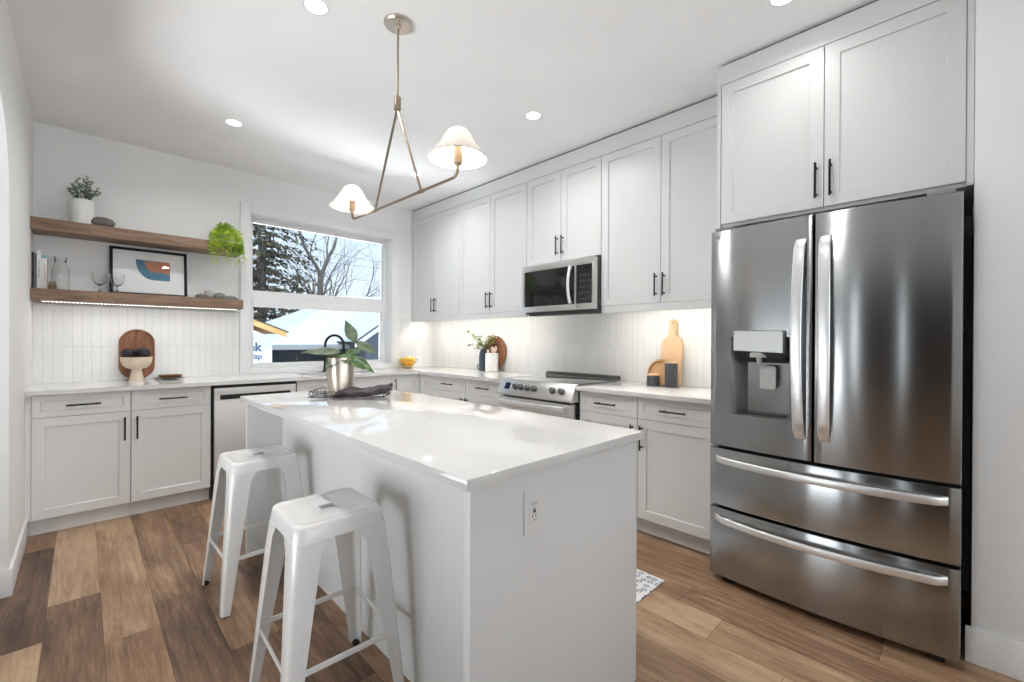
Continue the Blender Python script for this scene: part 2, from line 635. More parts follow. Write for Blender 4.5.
# hall past the arch, rear of the room
struct(MB().box(-2.60, -2.45, 1.25, YB+.2, 0, ZC).build('wall_hall', 'wall', smooth=0))
struct(MB().box(-2.60, -2.45, YREAR, 1.2499, 0, ZC).build('wall_hall_dark', paint('dark_reflection_paint', (.06, .06, .062), .6), smooth=0))  # unseen wall made dark to deepen the reflection in the fridge door
struct(MB().box(-2.45, -.402, YB, YB+.2, 0, ZC).build('wall_hall_end', 'wall', smooth=0))
b = MB()
b.box(-2.6, -.1, YREAR-.15, YREAR, 0, ZC)
b.box(2.2, 3.26, YREAR-.15, YREAR, 0, ZC)
b.box(-.1, 2.2, YREAR-.15, YREAR, 0, .45)
b.box(-.1, 2.2, YREAR-.15, YREAR, 2.45, ZC)
struct(b.build('wall_rear', 'wall', smooth=0))
w2 = struct(empty('window_2', (1.05, YREAR-.1, .45)))
b = MB()
for x in (-1.15, -.4, .36, 1.11):
    b.box(x, x+.05, -.03, .03, 0, 2.0, .004)
b.box(-1.15, 1.15, -.03, .03, 0, .05, .004)
b.box(-1.15, 1.15, -.03, .03, 1.95, 2.0, .004)
b.build('window_frame', 'trim', w2)
MB().box(-1.12, 1.12, -.004, .004, .03, 1.97).build('pane', 'pane', w2, 0)

# backsplashes
struct(MB().box(XL+.0003, 1.012, YB-.008, YB-.0003, .9003, 1.462).build('trim_1', 'tile_back', smooth=0))
b = MB().box(2.617, XR-.0085, YB-.008, YB-.0003, .9003, 1.462)
struct(b.build('trim_2', 'tile_back', smooth=0))
struct(MB().box(XR-.008, XR-.0003, .952, YB-.0003, .9003, 1.47).build('trim_3', 'tile_side', smooth=0))

# kitchen window
win = struct(empty('window_1', ((WX0+WX1)/2, YB, WZ0)))
def wbox(b, x0, x1, y0, y1, z0, z1, bev=.002):
    b.box(x0-(WX0+WX1)/2, x1-(WX0+WX1)/2, y0-YB, y1-YB, z0-WZ0, z1-WZ0, bev)
b = MB()
cy0, cy1 = YB-.018, YB-.0003
wbox(b, 1.014, WX0, cy0, cy1, .9005, 2.452)
wbox(b, WX1, 2.615, cy0, cy1, .9005, 2.452)
wbox(b, WX0+.0003, WX1-.0003, cy0, cy1, WZ1, 2.452)
wbox(b, WX0+.0003, WX1-.0003, cy0, cy1, .9005, WZ0+.004)
b.build('casing', 'trim', win)
b = MB()   # jamb liner
wbox(b, WX0, WX0+.006, YB-.01, YB+.19, WZ0, WZ1, 0)
wbox(b, WX1-.006, WX1, YB-.01, YB+.19, WZ0, WZ1, 0)
wbox(b, WX0, WX1, YB-.01, YB+.19, WZ1-.006, WZ1, 0)
wbox(b, WX0, WX1, YB-.01, YB+.19, WZ0, WZ0+.006, 0)
b.build('window_frame', 'trim', win)
b = MB()   # fixed frame
wbox(b, WX0+.006, 1.150, YB+.135, YB+.188, WZ0+.006, WZ1-.006)
wbox(b, 2.480, WX1-.006, YB+.135, YB+.188, WZ0+.006, WZ1-.006)
wbox(b, 1.150, 2.480, YB+.135, YB+.188, 2.325, WZ1-.006)
wbox(b, 1.150, 2.480, YB+.135, YB+.188, WZ0+.006, .975)
wbox(b, 1.150, 2.480, YB+.140, YB+.188, 1.60, 1.680)
b.build('sash', 'trim', win)
b = MB()   # lower sash, set a little forward
wbox(b, 1.150, 1.162, YB+.15, YB+.187, .975, 1.60)
wbox(b, 2.462, 2.480, YB+.15, YB+.187, .975, 1.60)
wbox(b, 1.150, 2.480, YB+.125, YB+.180, 1.527, 1.6005)
wbox(b, 1.162, 2.462, YB+.15, YB+.187, .975, .990)
b.build('sash', 'trim', win)
b = MB()
wbox(b, 1.145, 2.49, YB+.168, YB+.174, 1.67, 2.33, 0)
b.build('pane', 'pane', win, 0)
b = MB()
wbox(b, 1.158, 2.47, YB+.168, YB+.174, .985, 1.53, 0)
b.build('pane', 'pane', win, 0)


# ------------------------------------------------------------------ cabinets (local: x right, y into the wall, z up, door face at y=0)
def shaker(b, x0, x1, z0, z1, rail=.057, t=.020, y=0):
    """framed door or drawer front with a recessed centre"""
    def lp(ix, yy):
        return [(x0+ix, yy, z0+ix), (x1-ix, yy, z0+ix), (x1-ix, yy, z1-ix), (x0+ix, yy, z1-ix)]
    b.loops([lp(0, y+t), lp(0, y+.0015), lp(.0015, y), (lp(rail, y)), lp(rail+.003, y+.0095)])
    return b


def pull(parent, p0, p1, stand=.032, r=.0052):
    """black bar handle on two posts; p0,p1 bar ends in local coordinates on the door face"""
    p0, p1 = Vector(p0), Vector(p1)
    d = (p1-p0).normalized()
    o = Vector((0, -stand, 0))
    b = MB()
    b.tube([p0+o, p1+o], r, 10)
    for q in (p0+d*.02, p1-d*.02):
        b.cyl(q+o*.95, q, r*.85, r*1.0, 10)
    return b.build('handle', 'black', parent)


G = .0015
def base_unit(name, label, loc, rz, w, drawer=True, doors=1, hside='r', depth=.575, group='grey base cabinets along the walls', toe=(0, 0), drawerh=.135, drawer_hd=True):
    root = empty(name, loc, rz)
    tag(root, label, 'cabinet', group)
    b = MB()
    if doors == 2:      # sink base: open top with side walls
        b.box(0, w, .0205, depth, .105, .66)
        b.box(0, .018, .0205, depth, .6601, .8705)
        b.box(w-.018, w, .0205, depth, .6601, .8705)
        b.box(.0181, w-.0181, .0205, .038, .6601, .8705)
    else:
        b.box(0, w, .0205, depth, .105, .8705)
    b.build('body', 'cab', root, 0)
    MB().box(toe[0], w-toe[1], .06, .075, .0005, .1045).build('toe_kick', 'cab', root, 0)
    zt = .866
    if drawer:
        zb = zt-drawerh
        n = 1
        d = shaker(MB(), G, w-G, zb, zt, .036).build('drawer', 'cab', root)
        if drawer_hd:
            zc = (zb+zt)/2
            pull(d, (w/2-.08, 0, zc), (w/2+.08, 0, zc))
        zd = zb-.003
    else:
        zd = zt
    for i in range(doors):
        x0, x1 = w*i/doors+G, w*(i+1)/doors-G
        d = shaker(MB(), x0, x1, .106, zd).build('door', 'cab', root)
        side = hside if doors == 1 else ('r' if i == 0 else 'l')
        hx = x1-.030 if side == 'r' else x0+.030
        pull(d, (hx, 0, zd-.190), (hx, 0, zd-.035))
    return root


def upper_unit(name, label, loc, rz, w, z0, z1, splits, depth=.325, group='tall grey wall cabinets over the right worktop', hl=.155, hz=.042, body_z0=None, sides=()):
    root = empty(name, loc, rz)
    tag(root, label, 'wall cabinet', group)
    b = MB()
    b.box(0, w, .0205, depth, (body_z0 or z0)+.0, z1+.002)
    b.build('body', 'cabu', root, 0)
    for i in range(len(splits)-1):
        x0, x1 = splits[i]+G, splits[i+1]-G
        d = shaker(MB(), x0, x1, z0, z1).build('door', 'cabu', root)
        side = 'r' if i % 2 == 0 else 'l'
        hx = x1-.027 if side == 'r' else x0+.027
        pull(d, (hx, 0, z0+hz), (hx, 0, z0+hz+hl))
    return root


RZ = -PI/2
YC = 3.947          # door face of the window run
# window run
base_unit('base_cabinet', 'grey base cabinet with drawer and door in the left corner by the arch', (-.221, YC, 0), 0, .459, hside='r')
base_unit('base_cabinet', 'grey base cabinet with drawer and door just left of the dishwasher', (.239, YC, 0), 0, .455, hside='l')
base_unit('base_cabinet', 'wide grey sink cabinet with two doors under the window', (1.306, YC, 0), 0, .884, drawer=False, doors=2)
base_unit('base_cabinet', 'narrow grey corner cabinet under the bowl of lemons', (2.192, YC, 0), 0, .3185, drawer=False, doors=1, hside='l')
fl = MB().box(XL+.0005, -.2215, YC+.0005, YC+.02, .105, .8705)
fl.box(XL+.0005, -.2215, YC+.06, YC+.075, .0005, .1045)
tag(fl.build('cabinet_filler', 'cab', None, 0), 'narrow grey filler strip between left wall and first base cabinet', 'filler')
# right run: face at X = 2.511
XC = 2.511
base_unit('base_cabinet', 'grey drawer cabinet in the far corner nearest the window', (XC, 3.70, 0), RZ, .519, hside='r')
base_unit('base_cabinet', 'grey drawer cabinet touching the left side of the range', (XC, 3.179, 0), RZ, .517, hside='l')
base_unit('base_cabinet', 'grey drawer cabinet touching the right side of the range', (XC, 1.888, 0), RZ, .452, hside='r')
base_unit('base_cabinet', 'grey drawer cabinet between the range side unit and the fridge', (XC, 1.434, 0), RZ, .480, hside='l')
fl = MB()
shaker(fl, 0, .244, .106, .866)
tag(fl.build('cabinet_filler', 'cab', None, 30, (XC, 3.9455, 0), (0, 0, RZ)), 'blank grey panel filling the inner corner of the base cabinets', 'filler')

# upper cabinets on the right wall: door face X = 2.773
XU = 2.773
UZ0, UZ1 = 1.479, 2.598
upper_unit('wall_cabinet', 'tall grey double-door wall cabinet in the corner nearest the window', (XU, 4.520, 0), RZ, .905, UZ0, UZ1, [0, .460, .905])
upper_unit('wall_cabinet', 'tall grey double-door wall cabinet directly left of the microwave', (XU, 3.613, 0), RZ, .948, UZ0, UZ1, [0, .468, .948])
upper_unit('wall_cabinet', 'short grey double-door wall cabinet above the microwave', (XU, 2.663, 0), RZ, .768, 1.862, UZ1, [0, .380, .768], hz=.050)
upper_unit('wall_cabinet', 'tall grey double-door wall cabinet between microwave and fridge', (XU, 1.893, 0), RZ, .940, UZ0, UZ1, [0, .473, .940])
tag(MB().box(XU+.0005, XU+.02, 4.5205, YB-.0005, UZ0, 2.60).build('cabinet_filler', 'cabu', None, 0), 'thin filler strip between back wall and first wall cabinet', 'filler')
# crown panel above them
b = MB()
b.box(XU, XU+.02, .953, YB-.0005, 2.6015, 2.718)
b.box(XU+.0205, XR-.0005, .953, YB-.0005, 2.6015, 2.612)
tag(b.build('crown_moulding', 'cabu', None, 0), 'long flat crown panel above the row of wall cabinets', 'moulding')
MB().box(XU+.021, XU+.03, .953, YB-.0005, 2.70, ZC-.0005).build('painted_gap_shade', mat('gap_shade_paint', (.03, .028, .026), .9), COL.objects['crown_moulding'], 0)  # added dark strip, paints the shade in the gap over the crown
b = MB()
for ya, yb in ((2.668, YB-.01), (.953, 1.890)):
    b = MB().box(XU+.003, XU+.022, ya, yb, 1.425, 1.4775, .0015)
    tag(b.build('light_rail', 'cabu'), 'long light rail under the wall cabinets left of the microwave' if ya > 2 else 'short light rail under the wall cabinet beside the fridge', 'light rail')

# fridge surround: side panels, cabinet, crown
XF = 2.495
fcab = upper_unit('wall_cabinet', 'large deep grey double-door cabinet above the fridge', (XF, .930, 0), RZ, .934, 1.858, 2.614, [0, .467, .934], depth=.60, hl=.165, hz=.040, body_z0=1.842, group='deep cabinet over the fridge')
MB().box(-.0215, -.002, .0015, XR-XF-.0005, .0005, 2.722).build('side_panel', 'cabu', fcab, 0)
b = MB()
b.box(XF, XF+.02, -.0245, .9315, 2.6175, 2.718)
tag(b.build('crown_moulding', 'cabu', None, 0), 'short flat crown panel above the fridge cabinet', 'moulding')
MB().box(XF+.021, XF+.03, -.0245, .9315, 2.70, ZC-.0005).build('painted_gap_shade', mat('gap_shade_paint', (.03, .028, .026), .9), COL.objects['crown_moulding.001'], 0)  # same painted shade strip over the fridge cabinet crown
tag(MB().box(XF+.006, XR-.0005, -.0245, -.0045, 1.842, 2.6165).build('cabinet_filler', 'cabu', None, 0), 'narrow vertical filler between fridge cabinet and right wall', 'filler')

# ------------------------------------------------------------------ worktops
ZK, ZT = .8715, .900
b = MB()
CFX, CFY = 2.471, 3.907
SX0, SX1, SY0, SY1 = 1.42, 2.08, 4.02, 4.36
b.box(XL+.0005, SX0, CFY, YB-.0005, ZK, ZT)
b.box(SX1, XR-.0005, CFY, YB-.0005, ZK, ZT)
b.box(SX0, SX1, CFY, SY0, ZK, ZT)
b.box(SX0, SX1, SY1, YB-.0005, ZK, ZT)
b.box(CFX, XR-.0005, 2.660, CFY, ZK, ZT)
tag(b.build('worktop', 'quartz', None, 0), 'white quartz worktop running under the window and round the corner to the range', 'worktop', 'white quartz worktops')
b = MB().box(CFX, XR-.0005, .9525, 1.890, ZK, ZT, .0015)
tag(b.build('worktop', 'quartz'), 'short white quartz worktop between the range and the fridge', 'worktop', 'white quartz worktops')

# sink
sk = empty('sink', ((SX0+SX1)/2, (SY0+SY1)/2, .68))
tag(sk, 'undermounted steel sink set in the worktop below the window', 'sink')
b = MB()
hx, hy = (SX1-SX0)/2, (SY1-SY0)/2
lps = []
for (ins, z, r) in ((-.006, .1905, .03), (.002, .1905, .03), (.004, .16, .03), (.012, .01, .05), (.06, 0, .05), (.25, -.003, .01)):
    lps.append([(x, y, z) for x, y in rrect(hx-ins, hy-ins*.6, r)])
b.loops(lps, cap0=False)
b.build('basin', 'range_steel', sk)
MB().lathe([(.0, .002), (.03, .002), (.04, 0), (.042, -.004)], (0, 0, 0), 20, False, False).build('drain', 'handle_steel', sk)

# faucet
FX, FY = 1.735, 4.445
fc = empty('faucet', (FX, FY, ZT))
tag(fc, 'matte black gooseneck faucet behind the sink at the window', 'faucet')
b = MB()
b.lathe([(.027, 0), (.027, .008), (.016, .012), (.0135, .05), (.0125, .05)], (0, 0, .0004), 20)
b.build('base', 'black', fc)
pts = [(0, 0, .03), (0, 0, .12), (0, 0, .262)]
# spout arcs toward the basin and to the right
dv = Vector((.62, -.78, 0))
for i in range(1, 13):
    a = PI*i/12
    pts.append(Vector((0, 0, .262))+dv*(.098*(1-math.cos(a)))+Vector((0, 0, .098*math.sin(a))))
pts.append(Vector((0, 0, .20))+dv*.196)
b = MB().tube(pts, .0125, 14)
b.build('spout', 'black', fc)
MB().tube([Vector((0, 0, .20))+dv*.196, Vector((0, 0, .13))+dv*.196], [.0150, .0160], 14).build('spray_head', 'black', fc)
MB().tube([(.012, 0, .045), (.045, -.01, .052), (.085, -.02, .075)], [.008, .006, .005], 10).build('lever', 'black', fc)

# ------------------------------------------------------------------ dishwasher
dw = empty('dishwasher', (.700, YC, 0))
tag(dw, 'built-in dishwasher with pale steel front and black pocket handle', 'dishwasher')
b = MB()
b.box(.0, .600, .035, .57, .10, .868)
b.box(.0, .600, .06, .075, .0005, .10)
b.box(.0, .600, .0, .035, .856, .868)
b.box(.0, .010, .0, .035, .10, .856)
b.build('body', 'blackpl', dw, 0)
b = MB()
def dwf(z0, z1, x0=.014, x1=.592):
    b.box(x0, x1, -.012, .033, z0, z1, .002)
hz0, hz1 = .755, .793
b.box(.014, .592, -.012, .033, .125, hz0, .0015)
b.box(.014, .592, -.012, .033, hz1, .845, .0015)
b.box(.014, .050, -.012, .033, hz0, hz1, .0005)
b.box(.556, .592, -.012, .033, hz0, hz1, .0005)
b.build('door', 'dw_steel', dw)
b = MB()
b.box(.050, .556, .012, .030, hz0-.001, hz1+.001)
b.build('pocket_handle', 'blackpl', dw, 0)
MB().box(.0, .016, .015, .06, .0005, .125).build('side_strip', 'blackpl', dw, 0)

# ------------------------------------------------------------------ range
rg = empty('range', (2.455, 2.656, 0), RZ)
tag(rg, 'stainless slide-in electric range with a black glass cooktop', 'range')
wd = .762
b = MB()
b.box(.004, wd-.004, .05, .60, .03, .895)
b.box(.03, wd-.03, .10, .12, .0005, .04)
b.build('body', 'blackpl', rg, 0)
b = MB()
# sloped control panel, cross-section in y-z extruded along x
sec = [(.045, .912), (.025, .911), (-.032, .800), (-.032, .786), (.05, .786), (.05, .905)]
b.loops([[(0, y, z) for y, z in sec], [(wd, y, z) for y, z in sec]])
b.build('control_panel', 'range_steel', rg, 20)
def cp(x, t, off=0):     # point on the slanted face, t=0 top, 1 bottom
    nrm = Vector((0, -.111, -.057)).normalized()
    return Vector((x, .025-.057*t, .911-.111*t))+Vector((0, nrm.y, -nrm.z))*off
nv = Vector((0, -.111, .057)).normalized()
def slab(b, x0, x1, t0, t1, off0, off1):
    c = [cp(x0, t0), cp(x1, t0), cp(x1, t1), cp(x0, t1)]
    b.loops([[p+nv*off0 for p in c], [p+nv*off1 for p in c]])
b = MB()
slab(b, .068, .125, .28, .72, -.001, .0015)
cpn = b.build('display', mat('dark_blue_display', (.01, .012, .05), .1), rg, 0)
for kx in (.190, .252, .322, .392, .572, .655):
    b = MB()
    c = cp(kx, .52)
    b.tube([c+nv*-.001, c+nv*.006, c+nv*.0061, c+nv*.026, c+nv*.030], [.026, .026, .021, .019, .016], 20)
    k = b.build('knob', mat('knob_metal', (.20, .20, .20), .3, .9), rg, 40)
    b = MB()
    up = Vector((0, .057, .111)).normalized()
    b.tube([c+nv*.0305+up*.015, c+nv*.0305-up*.015], .0035, 8)
    b.build('pointer', 'darkgrey', k)
b = MB()
b.box(.012, wd-.012, -.020, .045, .10, .770, .004)
dr = b.build('oven_door', 'range_steel', rg)
MB().box(.12, wd-.12, -.0215, -.0195, .22, .60, .0005).build('oven_window', 'glass_black', dr)
b = MB()
pts = [(.05+(wd-.10)*i/16, -.058-.020*math.sin(PI*i/16), .735) for i in range(17)]
lp = []
for p in pts:
    lp.append([(p[0], p[1]+yy, p[2]+zz) for yy, zz in rrect(.010, .021, .008, 3)])
b.loops(lp)
for x in (.07, wd-.07):
    b.box(x-.012, x+.012, -.056, -.018, .723, .747, .003)
b.build('handle', 'handle_steel', dr)
MB().box(.012, wd-.012, -.018, .045, .03, .094, .004).build('bottom_drawer', 'range_steel', rg)
# cooktop glass with steel surround
b = MB()
b.box(0, wd, .045, .600, .9015, .9125, .0015)
ct = b.build('cooktop', 'cooktop', rg)
b = MB()
sec = [(.560, .913), (.575, .940), (.600, .942), (.602, .913)]
b.loops([[(.006, y, z) for y, z in sec], [(wd-.006, y, z) for y, z in sec]])
for i in range(24):
    x = .06+i*.027
    b.box(x, x+.018, .5655, .572, .920, .934)
b.build('rear_vent', 'darkgrey', rg, 20)

# ------------------------------------------------------------------ microwave
mw = empty('microwave', (2.70, 2.646, 1.456), RZ)
tag(mw, 'stainless over-the-range microwave hung under the short wall cabinet', 'microwave')
w, h = .752, .388
b = MB()
b.box(.0, w, .03, .40, .0, h, .002)
b.build('body', 'darkgrey', mw)
b = MB()
xs = .573
def frame(b, x0, x1, z0, z1, l, r_, bt, tp, y0=0, y1=.03):
    b.box(x0, x1, y0, y1, z1-tp, z1, .002)
    b.box(x0, x1, y0, y1, z0, z0+bt, .002)
    b.box(x0, x0+l, y0, y1, z0+bt, z1-tp, .001)
    b.box(x1-r_, x1, y0, y1, z0+bt, z1-tp, .001)
frame(b, .001, xs-.001, .0, h, .028, .012, .045, .048)
dr = b.build('door', 'range_steel', mw)
MB().box(.028, xs-.012, .004, .02, .044, h-.047).build('door_window', 'glass_black', dr, 0)
b = MB()
frame(b, xs+.0005, w-.001, .0, h, .003, .028, .045, .048)
kp = b.build('control_surround', 'range_steel', mw)
MB().box(xs+.003, w-.028, .004, .02, .044, h-.047).build('keypad', 'glass_black', kp, 0)
keym = mat('keypad_print', (.045, .045, .05), .4)
for i in range(5):
    for j in range(3):
        x = xs+.035+j*.036
        z = .075+i*.045
        MB().box(x, x+.020, .0025, .0045, z, z+.012).build('key', keym, kp, 0)
b = MB()
lp = []
for i in range(15):
    t = i/14
    z = .05+(h-.10)*t
    y = -.012-.028*math.sin(PI*t)
    lp.append([(xs-.045+yy, y+zz, z) for yy, zz in rrect(.013, .006, .005, 3)])
b.loops(lp)
for z in (.06, h-.06):
    b.box(xs-.053, xs-.037, -.02, .004, z-.01, z+.01, .002)
b.build('handle', 'handle_steel', dr)
b = MB()
b.box(.03, w-.0, .02, .13, -.012, -.0005)
b.box(.05, w-.01, .03, .12, -.030, -.0125, .004)
vt = b.build('vent_tray', 'darkgrey', mw)
MB().box(.03, w-.01, .131, .39, -.010, -.0005).build('grease_filter', 'handle_steel', mw, 0)

# ------------------------------------------------------------------ fridge
FW = .909
fg = empty('fridge', (2.32, .911, 0), RZ)
tag(fg, 'stainless french door fridge with water dispenser and two bottom drawers', 'fridge')
def fy(x):
    return -.036*(1-((x-FW/2)/(FW/2))**2)
def curved(b, x0, x1, z0, z1, yb, hole=None, n=14, r=.006):
    """bowed slab: front follows fy(x), rounded vertical edges, optional hole (hx0,hx1,hz0,hz1)"""
    xs = [x0, x0+r*.4, x0+r]+[x0+(x1-x0)*i/n for i in range(1, n)]+[x1-r, x1-r*.4, x1]
    if hole:
        xs += [hole[0], hole[1]]
    xs = sorted(set(round(x, 5) for x in xs))
    zs = [z0, z0+r*.4, z0+r, z1-r, z1-r*.4, z1]
    if hole:
        zs += [hole[2], hole[3]]
    zs = sorted(set(round(z, 5) for z in zs))
    def yy(x, z):
        d = min(x-x0, x1-x, z-z0, z1-z)
        d = max(0, min(r, d))
        return fy(x)+r-math.sqrt(max(0, r*r-(r-d)**2))
    V = {(i, j): b.bm.verts.new((x, yy(x, z), z)) for i, x in enumerate(xs) for j, z in enumerate(zs)}
    for i in range(len(xs)-1):
        for j in range(len(zs)-1):
            if hole and hole[0]-1e-4 <= xs[i] and xs[i+1] <= hole[1]+1e-4 and hole[2]-1e-4 <= zs[j] and zs[j+1] <= hole[3]+1e-4:
                continue
            b.bm.faces.new((V[i, j], V[i+1, j], V[i+1, j+1], V[i, j+1]))
    # sides and back
    I, J = len(xs)-1, len(zs)-1
    rim = [V[i, 0] for i in range(I+1)]+[V[I, j] for j in range(1, J+1)]+[V[i, J] for i in range(I-1, -1, -1)]+[V[0, j] for j in range(J-1, 0, -1)]
    bk = [b.bm.verts.new((v.co.x, yb, v.co.z)) for v in rim]
    for k in range(len(rim)):
        k2 = (k+1) % len(rim)
        b.bm.faces.new((rim[k], rim[k2], bk[k2], bk[k]))
    b.bm.faces.new(bk)
    return b
b = MB()
b.box(.012, FW-.012, .082, .75, .045, 1.755)
b.build('body', 'darkgrey', fg, 0)
HOLE = (.105, .368, .862, 1.243)
zd0, zd1 = .694, 1.780
dl = curved(MB(), .0, .4505, zd0, zd1, .078, HOLE).build('door', 'steel', fg, 25)
dr_ = curved(MB(), .4565, FW, zd0, zd1, .078).build('door', 'steel', fg, 25)
d1 = curved(MB(), .0, FW, .392, .682, .078, n=24).build('drawer', 'steel', fg, 25)
d2 = curved(MB(), .0, FW, .036, .380, .078, n=24).build('drawer', 'steel', fg, 25)
MB().box(.03, FW-.03, .05, .10, .012, .044).build('kick_grille', 'blackpl', fg, 0)
for x in (.06, FW-.09):
    MB().box(x, x+.05, .03, .09, .0005, .034, .004).build('foot', 'blackpl', fg)
for x in (.02, FW-.10):
    MB().box(x, x+.08, .0, .12, 1.7805, 1.797, .004).build('hinge_cover', 'greypl', fg)
# vertical door handles, bowed
def vhandle(parent, xc, sgn):
    b = MB()
    lp = []
    n = 22
    for i in range(n+1):
        t = i/n
        z = .790+(1.675-.790)*t
        bow = math.sin(PI*t)
        y = fy(xc)-.020-.045*bow**.6
        if i in (0, n):
            y = fy(xc)+.001
        xx = xc+sgn*(.006*bow)
        lp.append([(xx+a_, y+c_, z) for a_, c_ in rrect(.0215, .0075, .006, 3)])
    b.loops(lp)
    for z in (.83, 1.635):
        b.box(xc-.008, xc+.008, fy(xc)-.035, fy(xc)+.001, z-.012, z+.012, .003)
    return b.build('handle', 'handle_steel', parent, 35)
vhandle(dl, .407, -1)
vhandle(dr_, .497, 1)
def hhandle(parent, z):
    b = MB()
    n = 30
    lp = []
    for i in range(n+1):
        t = i/n
        x = .034+(FW-.068)*t
        bow = math.sin(PI*t)
        y = fy(x)-.014-.038*bow**.55
        if i in (0, n):
            y = fy(x)+.001
        lp.append([(x, y+a_, z+c_) for a_, c_ in rrect(.0075, .0165, .006, 3)])
    b.loops(lp)
    for x in (.10, FW-.10):
        b.box(x-.012, x+.012, fy(x)-.035, fy(x)+.001, z-.008, z+.008, .003)
    return b.build('handle', 'handle_steel', parent, 35)
hhandle(d1, .628)
hhandle(d2, .330)
# maker's mark, top left of the left door
def flat_text(parent, t_, size, loc, m_, name, rot):
    c = bpy.data.curves.new('t', 'FONT')
    c.body = t_
    c.size = size
    c.extrude = .0003
    o = bpy.data.objects.new('t', c)
    COL.objects.link(o)
    dg = bpy.context.evaluated_depsgraph_get()
    me = bpy.data.meshes.new_from_object(o.evaluated_get(dg))
    bpy.data.objects.remove(o)
    me.materials.clear()
    me.materials.append(M[m_])
    ob = bpy.data.objects.new(name, me)
    COL.objects.link(ob)
    ob.parent = parent
    ob.location = loc
    ob.rotation_euler = rot
flat_text(dl, 'LG', .022, (.048, fy(.052)-.0012, 1.738), 'greypl', 'maker_mark', (R(90), 0, R(-8)))
b = MB().cyl((.036, fy(.036)+.0005, 1.746), (.036, fy(.036)-.0012, 1.746), .009, None, 20)
b.build('maker_badge', 'greypl', dl)
# dispenser
b = MB()
hx0, hx1, hz0, hz1 = HOLE
ff = lambda x: fy(x)+.0005
front = [(hx0, ff(hx0), hz0), (hx1, ff(hx1), hz0), (hx1, ff(hx1), hz1), (hx0, ff(hx0), hz1)]
bx0, bx1 = hx0+.055, hx1-.028
back = [(bx0, .062, hz0+.012), (bx1, .062, hz0+.012), (bx1, .062, hz1-.02), (bx0, .062, hz1-.02)]
b.loops([front, back], cap0=False)
ds = b.build('dispenser', mat('dispenser_grey', (.27, .27, .265), .35, .5), dl, 0)
b = MB()
b.loops([[(.134, -.062, 1.178), (.342, -.062, 1.170), (.342, -.062, 1.268), (.134, -.062, 1.270)],
         [(.130, .02, 1.140), (.346, .02, 1.140), (.346, -.004, 1.276), (.130, -.004, 1.276)]])
b.build('control_head', mat('dispenser_panel', (.50, .50, .50), .35, .6), ds, 20)
b = MB()
b.loops([[(.134, -.060, 1.176), (.342, -.060, 1.168), (.346, .020, 1.120), (.130, .020, 1.120)], [(.134, -.050, 1.182), (.342, -.050, 1.174), (.346, .02, 1.14), (.130, .02, 1.14)]])
b.build('head_underside', 'darkgrey', ds, 0)
b = MB()
b.lathe([(.036, 0), (.041, .018), (.041, .024)], (.232, -.020, 1.146), 24)
b.lathe([(.010, -.03), (.012, .0)], (.232, -.012, 1.146), 16)
b.build('nozzle', 'lightpl', ds)
b = MB()
lp = [[(.262+x, .012+dy, 1.050+z) for x, z in rrect(.034, .055, .012, 4)] for dy in (0, .012)]
b.loops(lp)
b.build('paddle', 'lightpl', ds)
MB().box(hx0+.03, hx1-.03, -.002, .055, hz0+.004, hz0+.012, .002).build('drip_tray', 'darkgrey', ds)

# ------------------------------------------------------------------ island
isl = empty('kitchen_island', (1.04, 1.82, 0))
tag(isl, 'grey panelled kitchen island in the middle of the floor', 'island')
def ib(b, x0, x1, y0, y1, z0, z1, bev=0):
    b.box(x0-1.04, x1-1.04, y0-1.82, y1-1.82, z0, z1, bev)
    return b
ib(MB(), .842, 1.405, .8405, 2.790, .0005, .8705).build('body', 'cab', isl, 0)
ib(MB(), .660, 1.425, .815, .840, .0005, .8705, .001).build('end_panel', 'cab', isl)
ib(MB(), .660, 1.425, 2.7905, 2.815, .0005, .8705, .001).build('end_panel', 'cab', isl)
# outlet on the near end panel
b = MB()
lp = []
cx, cz = .876-1.04, .7615
for (g_, yy) in ((.0, -.0005), (.0, -.004), (.002, -.0055)):
    lp.append([(cx+x, .815-1.82+yy, cz+z) for x, z in rrect(.036-g_, .0585-g_, .003, 3)])
b.loops(lp)
ot = b.build('outlet', 'white_pl', isl)
b = MB()
b.loops([[(cx+x, .815-1.82+yy, cz+z) for x, z in rrect(.0165, .0335, .002, 2)] for yy in (-.004, -.0068)])
sk_ = b.build('socket', 'white_pl', ot)
b = MB()
yy = .815-1.82-.0072
for dz in (.016, -.016):
    for dx in (-.006, .006):
        b.box(cx+dx-.0011, cx+dx+.0011, yy-.0001, yy+.002, cz+dz-.001, cz+dz+.008)
    b.cyl((cx, yy-.0001, cz+dz-.008), (cx, yy+.002, cz+dz-.008), .0024, None, 10)
b.box(cx-.005, cx+.005, yy-.0008, yy+.002, cz-.004, cz-.0005)
b.box(cx-.005, cx+.005, yy-.0008, yy+.002, cz+.0005, cz+.004)
b.build('socket_slots', 'darkgrey', ot, 0)
b = MB().box(ISL[0], ISL[1], ISL[2], ISL[3], ZK, ZT, .0018)
tag(b.build('island_worktop', 'quartz'), 'glossy white quartz slab on top of the kitchen island', 'worktop')

